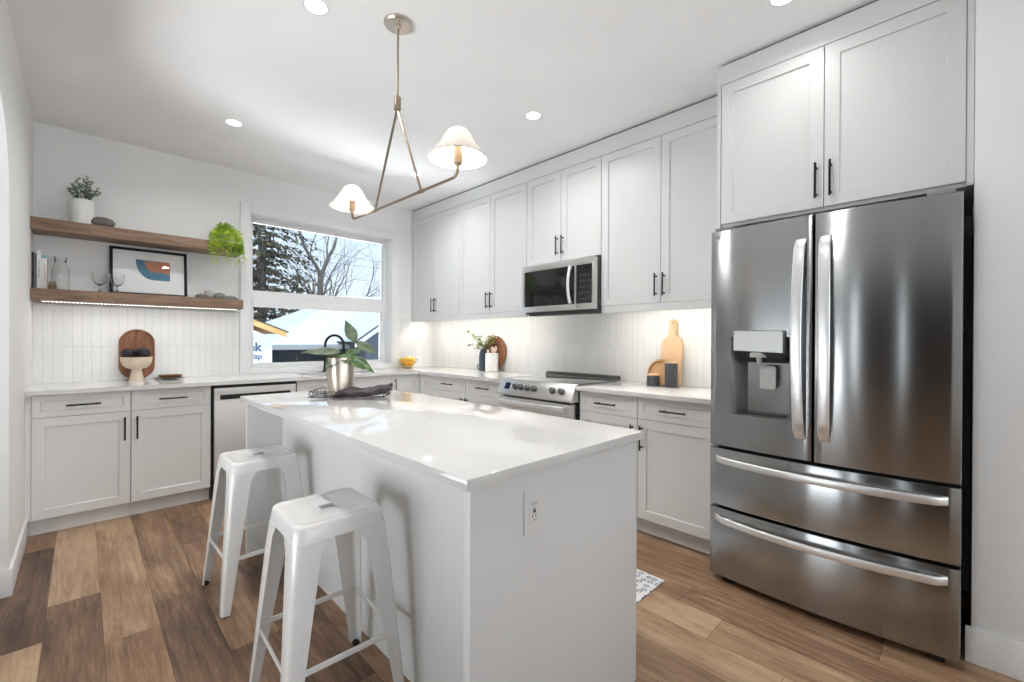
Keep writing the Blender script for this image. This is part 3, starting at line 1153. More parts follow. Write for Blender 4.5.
# ------------------------------------------------------------------ stools
def make_stool():
    root = empty('bar_stool')
    H = .655
    # seat: rounded square pan with a slot hole
    b = MB()
    def lp(h, r, z):
        return [(x, y, z) for x, y in rrect(h, h, r, 6)]
    def hole(hx, hy, r, z):
        return [(x, y, z) for x, y in rrect(hx, hy, r, 6)]
    prof = [hole(.024, .021, .004, H-.020), hole(.024, .021, .004, H-.004), hole(.0265, .0235, .005, H-.0025), lp(.10, .03, H-.003), lp(.124, .030, H-.003), lp(.128, .031, H),
            lp(.134, .032, H-.0005), lp(.140, .034, H-.005), lp(.143, .035, H-.013), lp(.148, .036, H-.050)]
    b.loops(prof, False, False)
    # inner skin
    prof2 = [lp(.145, .035, H-.050), lp(.140, .034, H-.015), lp(.134, .032, H-.008), hole(.0265, .0235, .005, H-.008)]
    b.loops(prof2, False, False)
    s = b.build('seat', 'white_metal', root, 50)
    MB().box(-.03, .03, -.028, .028, H-.024, H-.0185, .002).build('slot_plate', 'inner_metal', s)
    # legs: folded sheet, wide at the top with a curved shoulder
    zt = H-.048
    for sx_, sy_ in ((1, 1), (-1, 1), (-1, -1), (1, -1)):
        b = MB()
        lps = []
        nst = 16
        for i in range(nst+1):
            t = i/nst
            z = zt*(1-t)+.007*t
            half = .1490+(.197-.1490)*t
            wv_ = .034+.050*(1-t)+.022*max(0, 1-t*14)**2      # flange width, flared at the shoulder
            wv_ = min(wv_, half-.012)
            rc = .020*(1-t)+.010*t+.015*max(0, 1-t*6)
            arc = []
            arc.append((half-wv_, half))
            arc.append((half-wv_*.6, half+.0015))
            for k in range(6):
                a = PI/2*(1-k/5)
                arc.append((half-rc+rc*math.cos(a), half-rc+rc*math.sin(a)))
            arc.append((half+.0015, half-wv_*.6))
            arc.append((half, half-wv_))
            tk = .0035
            inner = [(x-tk, y-tk) for x, y in reversed(arc)]
            inner[0] = (arc[-1][0]-tk, arc[-1][1]+.0)
            inner[-1] = (arc[0][0]+.0, arc[0][1]-tk)
            lps.append([(sx_*x, sy_*y, z) for x, y in arc+inner])
        b.loops(lps)
        lg = b.build('leg', 'white_metal', root, 40)
        f_ = MB()
        f_.loops([[(sx_*(x+.181), sy_*(y+.181), z) for x, y in rrect(h_, h_, .008, 3)] for z, h_ in ((.0005, .011), (.008, .013), (.014, .010))])
        f_.build('rubber_foot', 'rubber', lg)
    # side bars
    zb = .235
    hb = .1490+(.197-.1490)*(1-zb/zt)-.006
    for ax in (0, 1):
        for s_ in (-1, 1):
            b = MB()
            if ax == 0:
                b.box(-hb, hb, s_*hb-.003, s_*hb+.003, zb-.009, zb+.009, .002)
            else:
                b.box(s_*hb-.003, s_*hb+.003, -hb, hb, zb-.009, zb+.009, .002)
            b.build('stretcher', 'white_metal', root)
    # cross wires under the seat
    b = MB()
    b.tube([(-.135, -.135, zt-.012), (.135, .135, zt-.012)], .004, 8)
    b.tube([(-.135, .135, zt-.020), (.135, -.135, zt-.020)], .004, 8)
    b.build('under_seat_brace', 'inner_metal', root)
    return root
s1 = make_stool()
s1.location = (.602, 1.520, 0)
s1.rotation_euler = (0, 0, R(-1.5))
tag(s1, 'white metal stool nearer the camera, its legs cut by the bottom edge', 'stool', 'backless white metal stools at the island')
s2 = copy_tree(s1)
s2.location = (.628, 2.445, 0)
s2.rotation_euler = (0, 0, R(1))
tag(s2, 'white metal stool farther away, in front of the dishwasher', 'stool', 'backless white metal stools at the island')

# ------------------------------------------------------------------ rug
b = MB().box(1.50, 2.118, 1.052, 2.60, .0008, .008, .003)
tag(b.build('rug', 'rug'), 'white rug with small dark and pink motifs behind the island', 'rug')

# ------------------------------------------------------------------ pendant lamp
px_, py_ = 1.078, 1.900
pd = empty('pendant_lamp', (px_, py_-.006, ZC))
pd.rotation_euler = (R(.55), 0, 0)
tag(pd, 'brass two arm pendant lamp with cream cone shades over the island', 'pendant lamp')
MB().lathe([(0, -.0005), (.066, -.0005), (.066, -.010), (.060, -.018), (.012, -.020), (.010, -.032), (.0, -.032)], (0, 0, 0), 36, False, False).build('canopy', mat('satin_nickel', (.62, .56, .50), .3, 1), pd)
zh0, zh1, zbar = 2.318-ZC, 2.384-ZC, 1.884-ZC
MB().cyl((0, 0, -.03), (0, 0, zh1), .0055, None, 12).build('rod', 'brass', pd)
MB().tube([(0, 0, zh1), (0, 0, zh1-.004), (0, 0, zh0+.004), (0, 0, zh0)], [.012, .0165, .0165, .012], 20).build('hub', 'brass', pd)
for s_ in (-1, 1):
    MB().tube([(0, .004*s_, zh0+.002), (0, .214*s_, zbar+.004)], .0058, 10).build('strut', 'brass', pd)
    MB().tube([(0, .199*s_, zbar), (0, .229*s_, zbar)], .0095, 12).build('collar', 'brass', pd)
b = MB()
hl = .481
pts = []
for s_ in (-1, 1):
    arc = [(0, s_*(hl-.03+.03*math.sin(a*PI/16)), zbar+.03*(1-math.cos(a*PI/16))) for a in range(9)]
    arc.append((0, s_*hl, zbar+.05))
    pts = [tuple(p) for p in (arc[::-1] if s_ < 0 else pts+arc)] if s_ < 0 else pts+arc
b.tube(pts, .0062, 12)
b.build('crossbar', 'brass', pd)
for s_ in (-1, 1):
    y = s_*hl
    MB().lathe([(.0, .0), (.014, .0), (.018, .006), (.018, .072), (.014, .078), (0, .078)], (0, y, zbar+.045), 20, False, False).build('socket', 'brass', pd)
    MB().lathe([(0, 0), (.008, .002), (.012, .014), (.010, .026), (.004, .032), (0, .033)], (0, y, zbar+.122), 20, False, False).build('bulb', 'bulb', pd)
    z0 = zbar+.070
    prof = [(.116, 0), (.099, .021), (.078, .048), (.062, .075), (.050, .096), (.038, .111), (.023, .119), (.008, .121)]
    b = MB()
    b.lathe(prof, (0, y, z0), 48, False, True)
    sh = b.build('shade', 'linen', pd, 60)
    b = MB()
    b.lathe([(.1162, -.001), (.1172, .0015), (.1160, .004), (.1145, .0015), (.1162, -.001)], (0, y, z0), 48, False, False)
    b.build('shade_rim', mat('shade_trim', (.35, .30, .26), .8), sh)
    b = MB()
    for k in range(3):
        a = PI*2*k/3+.5
        b.cyl((0, y, z0+.03), (.097*math.cos(a), y+.097*math.sin(a), z0+.022), .0014, None, 6)
    b.build('spider_ring', 'brass', sh)
    l_ = light('pendant_bulb_light', 'POINT', (px_, py_+y, ZC+z0+.064), 21, (1, .90, .77), size=.018)

# ------------------------------------------------------------------ recessed lights
dlr = empty('downlight', (0, 0, ZC))
b = MB()
b.lathe([(.055, -.001), (.057, -.004), (.046, -.0045), (.044, -.001)], (0, 0, 0), 36, False, False)
b.build('trim_ring', 'trim', dlr)
MB().lathe([(0, -.0025), (.0445, -.0025)], (0, 0, 0), 36, False, False).build('diffuser', 'lamp', dlr)
DL = [(.758, 2.061, 'recessed ceiling light left of the pendant at the top edge'), (.759, 3.573, 'recessed ceiling light nearest the window wall on the left'),
      (2.171, 2.03, 'recessed ceiling light right of the pendant near the wall cabinets'), (2.182, 3.50, 'recessed ceiling light seen between the pendant struts'),
      (2.20, .56, 'recessed ceiling light at the top edge above the fridge side'), (.76, .55, 'recessed ceiling light above the camera on the near side')]
for i, (x, y, lb) in enumerate(DL):
    o = dlr if i == 0 else copy_tree(dlr)
    o.location = (x, y, ZC)
    tag(o, lb, 'ceiling light', 'round recessed ceiling lights')
    near = i == 5
    light('near_downlight_beam' if near else ('fridge_downlight_beam' if i == 4 else 'downlight_beam'), 'AREA', (x, y, ZC-.006), 3.6 if near else (1.0 if i == 4 else 3.9), (1, .99, .98), size=.085, shape='DISK', spread=R(178 if near else 150))

# ------------------------------------------------------------------ floating shelves and led strips
SZ = [(1.475, 1.553), (1.947, 2.025)]
YS = 4.300
sh_lo = MB().box(XL+.0005, .986, YS, YB-.0005, SZ[0][0], SZ[0][1], .0015)
tag(sh_lo.build('floating_shelf', 'shelf'), 'lower brown wooden wall shelf holding books, glasses and a framed print', 'shelf', 'thick wooden floating shelves')
sh_hi = MB().box(XL+.0005, .986, YS, YB-.0005, SZ[1][0], SZ[1][1], .0015)
tag(sh_hi.build('floating_shelf', 'shelf'), 'upper brown wooden wall shelf with a potted plant at each end', 'shelf', 'thick wooden floating shelves')
b = MB()
b.box(-.20, .95, YS+.012, YS+.026, 1.4675, 1.4745)
st = b.build('led_strip', 'lightpl', None, 0)
tag(st, 'dotted led strip light fixed under the lower wooden shelf', 'strip light')
b = MB()
for i in range(56):
    x = -.19+i*.0203
    b.box(x, x+.012, YS+.0135, YS+.0245, 1.4655, 1.4674)
b.build('led_dots', 'led', st, 0)
light('shelf_strip_light', 'AREA', (.37, YS+.03, 1.463), .7, (1, .95, .87), (0, 0, 0), 1.1, .02)
for ya, yb, e in ((2.70, 4.50, 2.3), (.97, 1.86, 1.6)):
    light('cabinet_strip_light', 'AREA', (XU+.07, (ya+yb)/2, 1.474), e, (1, .93, .83), (0, 0, 0), .02, yb-ya)
    b = MB().box(XU+.06, XU+.08, ya, yb, 1.4745, 1.4785)
    tag(b.build('led_strip', 'led', None, 0), 'warm strip light under wall cabinets left of the microwave' if ya > 2 else 'warm strip light under the wall cabinet beside the fridge', 'strip light')


# ------------------------------------------------------------------ leaves
def leaf(b, base, d, nrm, ln, wd_, fold=.15, droop=.3, n=7, tipp=1.0, cols=5):
    d = Vector(d).normalized()
    nrm = Vector(nrm)
    nrm = (nrm-d*nrm.dot(d))
    nrm = nrm.normalized() if nrm.length > 1e-5 else d.orthogonal().normalized()
    s = d.cross(nrm).normalized()
    rows = []
    for i in range(n+1):
        t = i/n
        c = Vector(base)+d*(ln*t)-nrm*(droop*ln*t*t)
        ww = wd_*.5*(math.sin(PI*min(1, t**.74*.985+.01))**1.2 if n > 4 else math.sin(PI*min(1, (t**.8)*.96+.02))**.85)
        row = []
        for k in range(cols):
            u = -1+2*k/(cols-1)
            row.append(b.bm.verts.new(c+s*(u*ww)+nrm*(fold*wd_*abs(u)+.03*wd_*math.sin(t*18)*abs(u))))
        rows.append(row)
    for r0, r1 in zip(rows, rows[1:]):
        for k in range(cols-1):
            b.bm.faces.new((r0[k], r0[k+1], r1[k+1], r1[k]))


# --- island vase, branch, tray, cloth
VX, VY = 1.040, 2.440
tr_ = empty('wire_tray', (1.098, 2.432, ZT))
tr_.rotation_euler = (0, 0, R(-40))
tag(tr_, 'black wire tray on the island under vase and cloth', 'tray')
b = MB()
hx, hy = .205, .095
for z in (.004, .034):
    q = [(x, y, z) for x, y in rrect(hx, hy, .02, 4)]
    b.tube(q+[q[0], q[1]], .0022, 6)
for x in (-.2, -.12, -.04, .04, .12, .2):
    b.tube([(x, -hy, .034), (x, -hy, .004), (x, hy, .004), (x, hy, .034)], .0016, 6)
for y in (-.06, 0, .06):
    b.tube([(-hx, y, .034), (-hx, y, .004), (hx, y, .004), (hx, y, .034)], .0016, 6)
for s_ in (-1, 1):       # curled end handles
    for y0 in (-.045, 0, .045):
        b.tube([(s_*hx, y0+.018*math.cos(a*PI/6), .019+.013*math.sin(a*PI/6)) for a in range(13)], .0016, 6)
b.build('wire_frame', 'black', tr_)

b = MB()
rr = random.Random(4)
nx, ny = 26, 14
for lay in range(3):
    V = []
    for i in range(nx+1):
        row = []
        for j in range(ny+1):
            u, v = i/nx-.5, j/ny-.5
            x = u*(.30-.02*lay)+.012*lay
            y = v*(.15-.01*lay)
            z = .012+.016*lay+.006*math.sin(x*50+y*40+lay*2)+.005*math.sin(y*90+lay)
            edge = max(0, abs(v)*2-.8)*5
            z = z*(1-.5*edge)+.003*edge
            z += .030*max(0, u-.12)/.38*(1-abs(v)*.5)
            row.append(b.bm.verts.new((x, y, max(.006+.003*lay, z))))
        V.append(row)
    for i in range(nx):
        for j in range(ny):
            b.bm.faces.new((V[i][j], V[i+1][j], V[i+1][j+1], V[i][j+1]))
ccl = b.build('cloth', 'cloth', None, 60, (1.112, 2.325, ZT+.001), (0, 0, R(-40)))
sm = ccl.modifiers.new('thick', 'SOLIDIFY')
sm.thickness = .005
sm.offset = 1
tag(ccl, 'folded dark striped cloth lying on the island beside the metal vase', 'cloth')

vs = MB()
ZV = ZT+.008
prof = []
for i in range(12):
    t = i/11
    prof.append((.062+.010*t+.004*math.sin(t*PI), .212*t))
ring_n = 40
lps = []
for (r_, z) in prof+[(.0685, .212), (.060, .10), (.055, .02)]:
    lps.append([((r_+.0025*math.sin(5*a*2*PI/ring_n+z*8))*math.cos(a*2*PI/ring_n), (r_+.0025*math.sin(5*a*2*PI/ring_n+z*8))*math.sin(a*2*PI/ring_n), z) for a in range(ring_n)])
vs.loops(lps)
tag(vs.build('vase', 'vase_metal', None, 60, (VX, VY, ZV)), 'champagne metal vase with wavy sides holding large leaves on the island', 'vase')
br = empty('leafy_branch', (VX, VY, ZV+.01))
tag(br, 'branch of large dark green leaves standing in the metal island vase', 'branch')
hR = Vector((cR.x, cR.y, 0)).normalized()
hF = Vector((cF.x, cF.y, 0)).normalized()
def sp(a, c, f_=0):     # offsets in metres: right, up, away
    return hR*a+Vector((0, 0, c))+hF*f_
b = MB()
b.tube([sp(0, .005), sp(.01, .12), sp(.045, .21), sp(.075, .285)], [.004, .0035, .003, .002], 8)
b.tube([sp(.0, .005), sp(-.01, .13), sp(-.01, .21)], [.004, .0035, .003], 8)
b.tube([sp(.0, .01), sp(.02, .13), sp(.045, .20)], [.004, .0035, .003], 8)
b.build('stem', 'twig', br)
LV = [((.080, .285, 0), (-.055, .115, .01), (.5, .2, -.9), .145, .066, 'leaf_grey', .05),
      ((.080, .285, 0), (.125, -.065, .02), (.1, .8, -.6), .145, .075, 'leaf_grey', .05),
      ((.040, .205, -.01), (.150, -.070, -.03), (.1, .8, -.55), .180, .085, 'leaf_big', .10),
      ((.010, .225, -.01), (-.210, .020, -.02), (0, .8, -.5), .225, .080, 'leaf_grey', .12),
      ((.000, .220, -.02), (-.045, -.075, -.06), (-.3, .4, -.9), .120, .095, 'leaf_grey', .05),
      ((.010, .215, .03), (-.10, -.03, .10), (0, 1, -.2), .130, .07, 'leaf_big', .15),
      ((.020, .210, .03), (.06, .05, .10), (0, .6, -.6), .12, .07, 'leaf_big', .15),
      ((.030, .225, -.02), (.03, -.055, -.06), (.2, .5, -.9), .085, .06, 'leaf_big', .08)]
for base, d_, nn, ln, w_, mm, dr0 in LV:
    b = MB()
    leaf(b, sp(*base), sp(*d_), sp(*nn), ln, w_, .10, dr0, 9)
    o = b.build('leaf', mm, br, 60)
    so = o.modifiers.new('t', 'SOLIDIFY')
    so.thickness = .0008


# --- window corner: bowl of lemons
bx, by = 2.640, 4.395
bw = empty('glass_bowl', (bx, by, ZT))
tag(bw, 'amber glass bowl filled with lemons in the window corner', 'bowl')
b = MB()
b.lathe([(.0, .001), (.040, .001), (.050, .006), (.085, .050), (.110, .100), (.106, .101), (.080, .052), (.046, .011), (0, .009)], (0, 0, 0), 24, False, False)
b.build('bowl_body', 'amber', bw)
lm = MB()
lp = []
for i in range(13):
    t = i/12
    a = PI*t
    z = -.036*math.cos(a)
    r_ = .026*math.sin(a)**.85
    if i in (0, 12):
        r_ = .002
        z *= 1.12
    lp.append((r_, z))
lm.lathe(lp, (0, 0, 0), 18)
lm0 = lm.build('lemon', 'lemon', None, 60)
rr = random.Random(2)
pos = [(-.05, -.02, .058), (0, -.04, .056), (.045, -.015, .058), (-.02, .03, .055), (.03, .04, .06), (-.06, .02, .088), (-.025, -.035, .098), (.03, -.045, .095), (.065, .0, .095), (0, .01, .105)]
for i, (x, y, z) in enumerate(pos):
    o = lm0 if i == 0 else lm0.copy()
    if i:
        COL.objects.link(o)
    o.location = (bx+x, by+y, ZT+z)
    o.rotation_euler = (rr.uniform(1, 2), rr.uniform(-.5, .5), rr.uniform(0, 6))
    tag(o, 'yellow lemon in the amber glass bowl at the window corner', 'lemon', 'lemons in the glass bowl')

# --- far corner decor on right worktop
vx, vy = 3.000, 3.505
b = MB()
b.lathe([(.040, 0), (.044, .006), (.044, .14), (.039, .18), (.030, .21), (.029, .225), (.023, .225), (.023, .16), (.032, .02)], (0, 0, 0), 28)
vz = empty('tall_vase', (vx, vy, ZT+.0004))
tag(vz, 'slim dark blue grey vase with greenery beside the white crock', 'vase')
b.build('vase_body', 'navy', vz)
b = MB()
b.tube([sp(-.034, .07), sp(-.055, .06), sp(-.06, .04), sp(-.052, .018), sp(-.034, .012)], .004, 8)
b.build('handle', 'navy', vz)
gp = empty('greenery', (vx, vy, ZT+.08))
tag(gp, 'small spray of olive leaves and buds in the dark slim vase', 'greenery')
rr = random.Random(11)
bs, bl, bb = MB(), MB(), MB()
for k in range(9):
    ang = rr.uniform(0, 2*PI)
    tip = sp(rr.uniform(-.10, .17), rr.uniform(.18, .30), rr.uniform(-.05, .05))
    if k == 0:
        tip = sp(-.15, .185, 0)
    if k == 1:
        tip = sp(-.14, .31, 0)
    st_ = [sp(0, .0), sp(0, .12), tip*.6+sp(0, .08), tip]
    bs.tube(st_, [.0025, .002, .0015, .001], 6)
    for j in range(8):
        t = .3+.7*j/7
        p = st_[1].lerp(tip, t)
        leaf(bl, p, sp(rr.uniform(-1, 1), rr.uniform(-.2, 1), rr.uniform(-1, 1)), (rr.uniform(-1, 1), rr.uniform(-1, 1), 1), rr.uniform(.04, .065), .024, .1, .1, 3, cols=3)
    if k % 2:
        for j in range(3):
            bb.ball(tip+Vector((rr.uniform(-.02, .02), rr.uniform(-.02, .02), rr.uniform(-.03, .01))), .010, sub=1)
bs.build('stem', 'twig', gp)
bl.build('leaf_cluster', 'leaf_olive', gp, 60)
bb.build('bud_cluster', 'blossom', gp, 60)
cr = empty('white_crock', (2.985, 3.352, ZT+.0004))
tag(cr, 'white ribbed ceramic crock between dark vase and round board', 'crock')
b = MB()
prof = [(.060, 0), (.066, .006)]+[(.067+.0012*math.sin(i*2.2), .012+i*.009) for i in range(18)]+[(.066, .180), (.060, .186), (.052, .186), (.052, .03)]
b.lathe(prof, (0, 0, 0), 32)
b.build('crock_body', 'ceramic', cr)
ut = empty('wooden_utensils', (2.985, 3.352, ZT+.02))
tag(ut, 'bundle of pinkish wooden spoons standing in the white crock', 'utensils')
for k, (dx, dy, h_) in enumerate(((.02, .02, .25), (-.01, -.03, .235), (.02, -.02, .255), (-.02, .02, .22))):
    b = MB()
    b.tube([(dx*.3, dy*.3, .012), (dx*1.2, dy*1.2, h_-.06)], .005, 8)
    b.ball((dx*1.35, dy*1.35, h_-.045), .02, .45, 1, 1.5, 2)
    b.build('spoon', 'blossom', ut)

def board_round(name, label, cx, cy, z0, r_, th, m_, axis_lean, cat='board'):
    pass
# round walnut board leaning on the tile
b = MB()
n = 40
def disc_loops(rad, t0, t1):
    return [[(t, rad_*math.cos(2*PI*k/n), rad+rad_*math.sin(2*PI*k/n)) for k in range(n)] for rad_, t in ((rad-.003, t0), (rad, t0+.003), (rad, t1-.003), (rad-.003, t1))]
b.loops(disc_loops(.185, -.009, .009))
o = b.build('round_board', 'walnut', None, 40, (3.050, 3.425, ZT+.001), (0, R(9), 0))
tag(o, 'round dark wooden board leaning on the tiles behind the white crock', 'board')

# --- near right worktop: paddle board, arched tray, two dark canisters
def outline_board(pts, t, holes=None):
    b = MB()
    c = [sum(p[0] for p in pts)/len(pts), sum(p[1] for p in pts)/len(pts)]
    ins = [(p[0]+(c[0]-p[0])*.03, p[1]+(c[1]-p[1])*.02) for p in pts]
    b.loops([[(-t/2, y, z) for y, z in ins], [(-t/2+.002, y, z) for y, z in pts], [(t/2-.002, y, z) for y, z in pts], [(t/2, y, z) for y, z in ins]])
    return b
pts = []
hw = .080
for (y, z) in [(-hw+.012, 0), (hw-.012, 0), (hw-.003, .003), (hw, .012), (hw, .29), (hw-.004, .315), (hw-.016, .335), (.042, .352), (.034, .365), (.032, .38), (.031, .44)]:
    pts.append((y, z))
for k in range(9):
    a = PI*k/8
    pts.append((.034*math.cos(a), .448+.034*math.sin(a)))
for (y, z) in [(-.031, .44), (-.032, .38), (-.034, .365), (-.042, .352), (-hw+.016, .335), (-hw+.004, .315), (-hw, .29), (-hw, .012), (-hw+.003, .003)]:
    pts.append((y, z))
pb = empty('paddle_board', (3.035, 1.478, ZT+.0006))
pb.rotation_euler = (0, R(7), 0)
tag(pb, 'pale wooden paddle cutting board leaning on the tiles near the fridge', 'cutting board')
outline_board(pts, .018).build('board_body', 'beech', pb, 40)
MB().cyl((-.0105, 0, .455), (-.0085, 0, .455), .006, None, 14).build('hang_hole', 'darkgrey', pb)
b = MB()
b.tube([(-.011, .003, .455), (-.013, -.02, .41), (-.012, -.035, .36), (-.012, -.032, .355), (-.013, -.012, .41), (-.0105, 0, .452)], .0018, 6)
b.build('cord', mat('hemp_cord', (.55, .42, .28), .9), pb)
# arched tray
def archpts(hw, h_, n=20):
    p = [(-hw, 0), (hw, 0)]
    for k in range(n+1):
        a = PI*k/n
        p.append((hw*math.cos(a), h_-hw+hw*math.sin(a)))
    return p
b = MB()
o1 = archpts(.100, .190)
i1 = [(y*.88, .012+z*.88) for y, z in o1]
b.loops([[(.012, y, z) for y, z in o1], [(-.010, y, z) for y, z in o1], [(-.010, y, z) for y, z in i1], [(.004, y, z) for y, z in i1]])
tag(b.build('arched_tray', 'beech_dark', None, 40, (2.990, 1.535, ZT+.0008), (0, R(12), 0)), 'low arched wooden tray leaning behind the small dark canister', 'tray')
def canister(label, x, y, r_, h_, lid):
    e = empty('canister', (x, y, ZT+.0004))
    tag(e, label, 'canister', 'charcoal canisters with wooden lids')
    MB().lathe([(r_-.004, 0), (r_, .004), (r_, h_-.004), (r_-.002, h_)], (0, 0, 0), 32).build('canister_body', 'charcoal', e)
    MB().lathe([(r_-.001, 0), (r_+.001, .002), (r_+.001, lid), (r_-.003, lid+.002)], (0, 0, h_+.0002), 32).build('lid', 'beech', e)
canister('tall charcoal canister with a thin pale lid before the paddle board', 2.932, 1.418, .043, .165, .009)
canister('short charcoal canister with pale lid before the arched tray', 2.932, 1.553, .044, .072, .010)

# --- left worktop: oval board, pedestal bowl with pods, dish
b = MB()
pts = []
hw, hh = .108, .195
for k in range(48):
    a = 2*PI*k/48
    zz = math.sin(a)
    pts.append((hw*math.cos(a), hh+ (hh-hw)*(1 if zz > .0001 else (-1 if zz < -.0001 else 0))+hw*zz))
def flat(pts, t, name, m_, loc, rot, groove=.88):
    b = MB()
    c = (0, hh)
    ins = [(p[0]*groove, c[1]+(p[1]-c[1])*(groove+.05)) for p in pts]
    b.loops([[(x, t/2, z) for x, z in pts], [(x, -t/2+.003, z) for x, z in pts], [(x*.98, -t/2, c[1]+(z-c[1])*.985) for x, z in pts], [(x, -t/2, z) for x, z in ins], [(x, -t/2+.006, z) for x, z in [(q[0]*.97, c[1]+(q[1]-c[1])*.97) for q in ins]]])
    return b.build(name, m_, None, 40, loc, rot)
o = flat(pts, .022, 'oval_tray', 'walnut', (.308, 4.486, ZT+.003), (R(-6), 0, 0))
tag(o, 'oval dark walnut tray leaning on the tiles left of the window', 'tray')
pbw = empty('pedestal_bowl', (.296, 4.375, ZT+.0004))
tag(pbw, 'pale half round bowl on a flared foot before the walnut tray', 'bowl')
MB().lathe([(.047, 0), (.046, .004), (.030, .085), (.029, .10)], (0, 0, 0), 28).build('foot', 'cream', pbw)
MB().lathe([(.0, .086), (.030, .088), (.060, .098), (.082, .120), (.094, .155), (.0955, .180), (.090, .180), (.076, .130), (.040, .108), (0, .104)], (0, 0, 0), 32, False, False).build('bowl_body', 'cream', pbw)
rr = random.Random(5)
for k, (dx, dy, r_) in enumerate(((-.052, -.01, .040), (.040, .0, .043), (-.005, .035, .036))):
    b = MB()
    t = bmesh.new()
    bmesh.ops.create_icosphere(t, subdivisions=4, radius=r_)
    for v in t.verts:
        d_ = v.co.normalized()
        v.co *= 1+.10*math.sin(d_.z*16+3*math.atan2(d_.y, d_.x))*abs(math.cos(d_.z*1.2))+.03*noise.noise(d_*6)
    b.merge(t)
    o = b.build('seed_pod', 'cone', None, 60, (.296+dx, 4.375+dy, ZT+.180+r_*.62))
    tag(o, ('dark round pod at the left in the pedestal bowl', 'dark round pod at the right in the pedestal bowl', 'small dark pod at the back in the pedestal bowl')[k], 'pod', 'dark pods in the pedestal bowl')
dsh = MB().lathe([(0, .003), (.05, .002), (.085, .006), (.098, .014), (.094, .0155), (.06, .009), (0, .008)], (0, 0, 0), 32, False, False)
tag(dsh.build('plate', 'stone_grey', None, 60, (.490, 4.375, ZT+.0004)), 'shallow grey plate with a wooden dish on the left worktop', 'plate')
b = MB().lathe([(0, .0), (.045, .001), (.064, .012), (.066, .026), (.060, .026), (.050, .014), (0, .010)], (0, 0, 0), 28, False, False, 1.15, .85)
tag(b.build('wooden_dish', 'walnut', None, 60, (.500, 4.375, ZT+.0095)), 'small oval walnut dish resting on the grey plate', 'dish')

# ------------------------------------------------------------------ shelf items
ZL, ZH = SZ[0][1], SZ[1][1]
def book(label, x, w_, d_, h_, m_, y0=4.415):
    e = empty('book', (x, y0, ZL+.0005))
    tag(e, label, 'book', 'upright books on the lower shelf')
    b = MB()
    b.box(0, .002, 0, d_, 0, h_, .0004)
    b.box(w_-.002, w_, 0, d_, 0, h_, .0004)
    b.box(0, w_, -.002, .001, 0, h_, .0008)
    b.build('cover', m_, e)
    MB().box(.0022, w_-.0022, .0015, d_-.003, .003, h_-.003).build('pages', 'paper', e, 0)
    return e
M['book_black'] = mat('black_book_cloth', (.02, .02, .022), .6)
M['book_grey'] = mat('grey_book_cloth', (.12, .12, .125), .6)
M['book_white'] = mat('white_book_jacket', (.80, .79, .77), .4)
M['book_aqua'] = mat('aqua_book_jacket', (.60, .72, .76), .4)
M['book_pink'] = mat('pink_spine_print', (.62, .30, .33), .5)
M['book_blue'] = mat('blue_spine_print', (.20, .42, .52), .5)
book('black book at the far left end of the shelf', -.2455, .009, .12, .250, 'book_black')
book('dark grey book second from the left on the shelf', -.2360, .013, .12, .245, 'book_grey')
e = book('tall white book between the grey and aqua books', -.2215, .021, .13, .268, 'book_white')
b = MB()
for i in range(7):
    b.box(.008, .012, -.0026, -.0021, .08+i*.018, .092+i*.018)
b.build('spine_print', 'book_grey', e, 0)
e = book('white and aqua book beside the glass bottle', -.1995, .026, .13, .238, 'book_white')
b = MB().box(0.0005, .0255, -.0027, -.0021, .215, .237)
b.build('spine_band', 'book_blue', e, 0)
b = MB()
for i in range(6):
    b.box(.010, .015, -.0027, -.0021, .06+i*.020, .072+i*.020)
b.build('spine_print', 'book_pink', e, 0)

tag(MB().lathe([(.012, 0), (.017, .006), (.021, .03), (.019, .045), (.014, .055), (.016, .064), (.012, .064), (.009, .05), (.012, .01)], (0, 0, 0), 20).build('small_vase', 'beech_dark', None, 60, (-.150, 4.475, ZL+.0004)), 'tiny brown wooden vase between the books and glass bottle', 'vase')

b = MB()
b.lathe([(0, .0), (.040, .0), (.045, .004), (.046, .02), (.046, .135), (.043, .158), (.032, .176), (.030, .183), (.030, .212), (.033, .215), (.033, .232), (.0275, .232), (.0275, .18), (.040, .150), (.043, .02), (.040, .006), (0, .006)], (0, 0, 0), 32, False, False)
tag(b.build('glass_carafe', 'glass', None, 60, (-.108, 4.40, ZL+.0004)), 'clear wide necked glass carafe right of the books', 'carafe')

def goblet():
    b = MB()
    prof = [(0, 0), (.032, 0), (.034, .002), (.012, .006), (.006, .012), (.0055, .045), (.008, .052), (.022, .058), (.036, .078), (.043, .105), (.044, .140),
            (.0425, .140), (.0415, .106), (.034, .081), (.020, .062), (0, .058)]
    b.lathe(prof, (0, 0, 0), 28, False, False)
    b2 = b
    return b2.build('goblet', 'glass', None, 60)
g1_ = goblet()
g1_.location = (.092, 4.385, ZL+.0004)
tag(g1_, 'clear cut glass goblet on the shelf left of the frame', 'goblet', 'clear glass goblets on the lower shelf')
g2_ = g1_.copy()
COL.objects.link(g2_)
g2_.location = (.186, 4.370, ZL+.0004)
tag(g2_, 'clear cut glass goblet overlapping the corner of the framed print', 'goblet', 'clear glass goblets on the lower shelf')

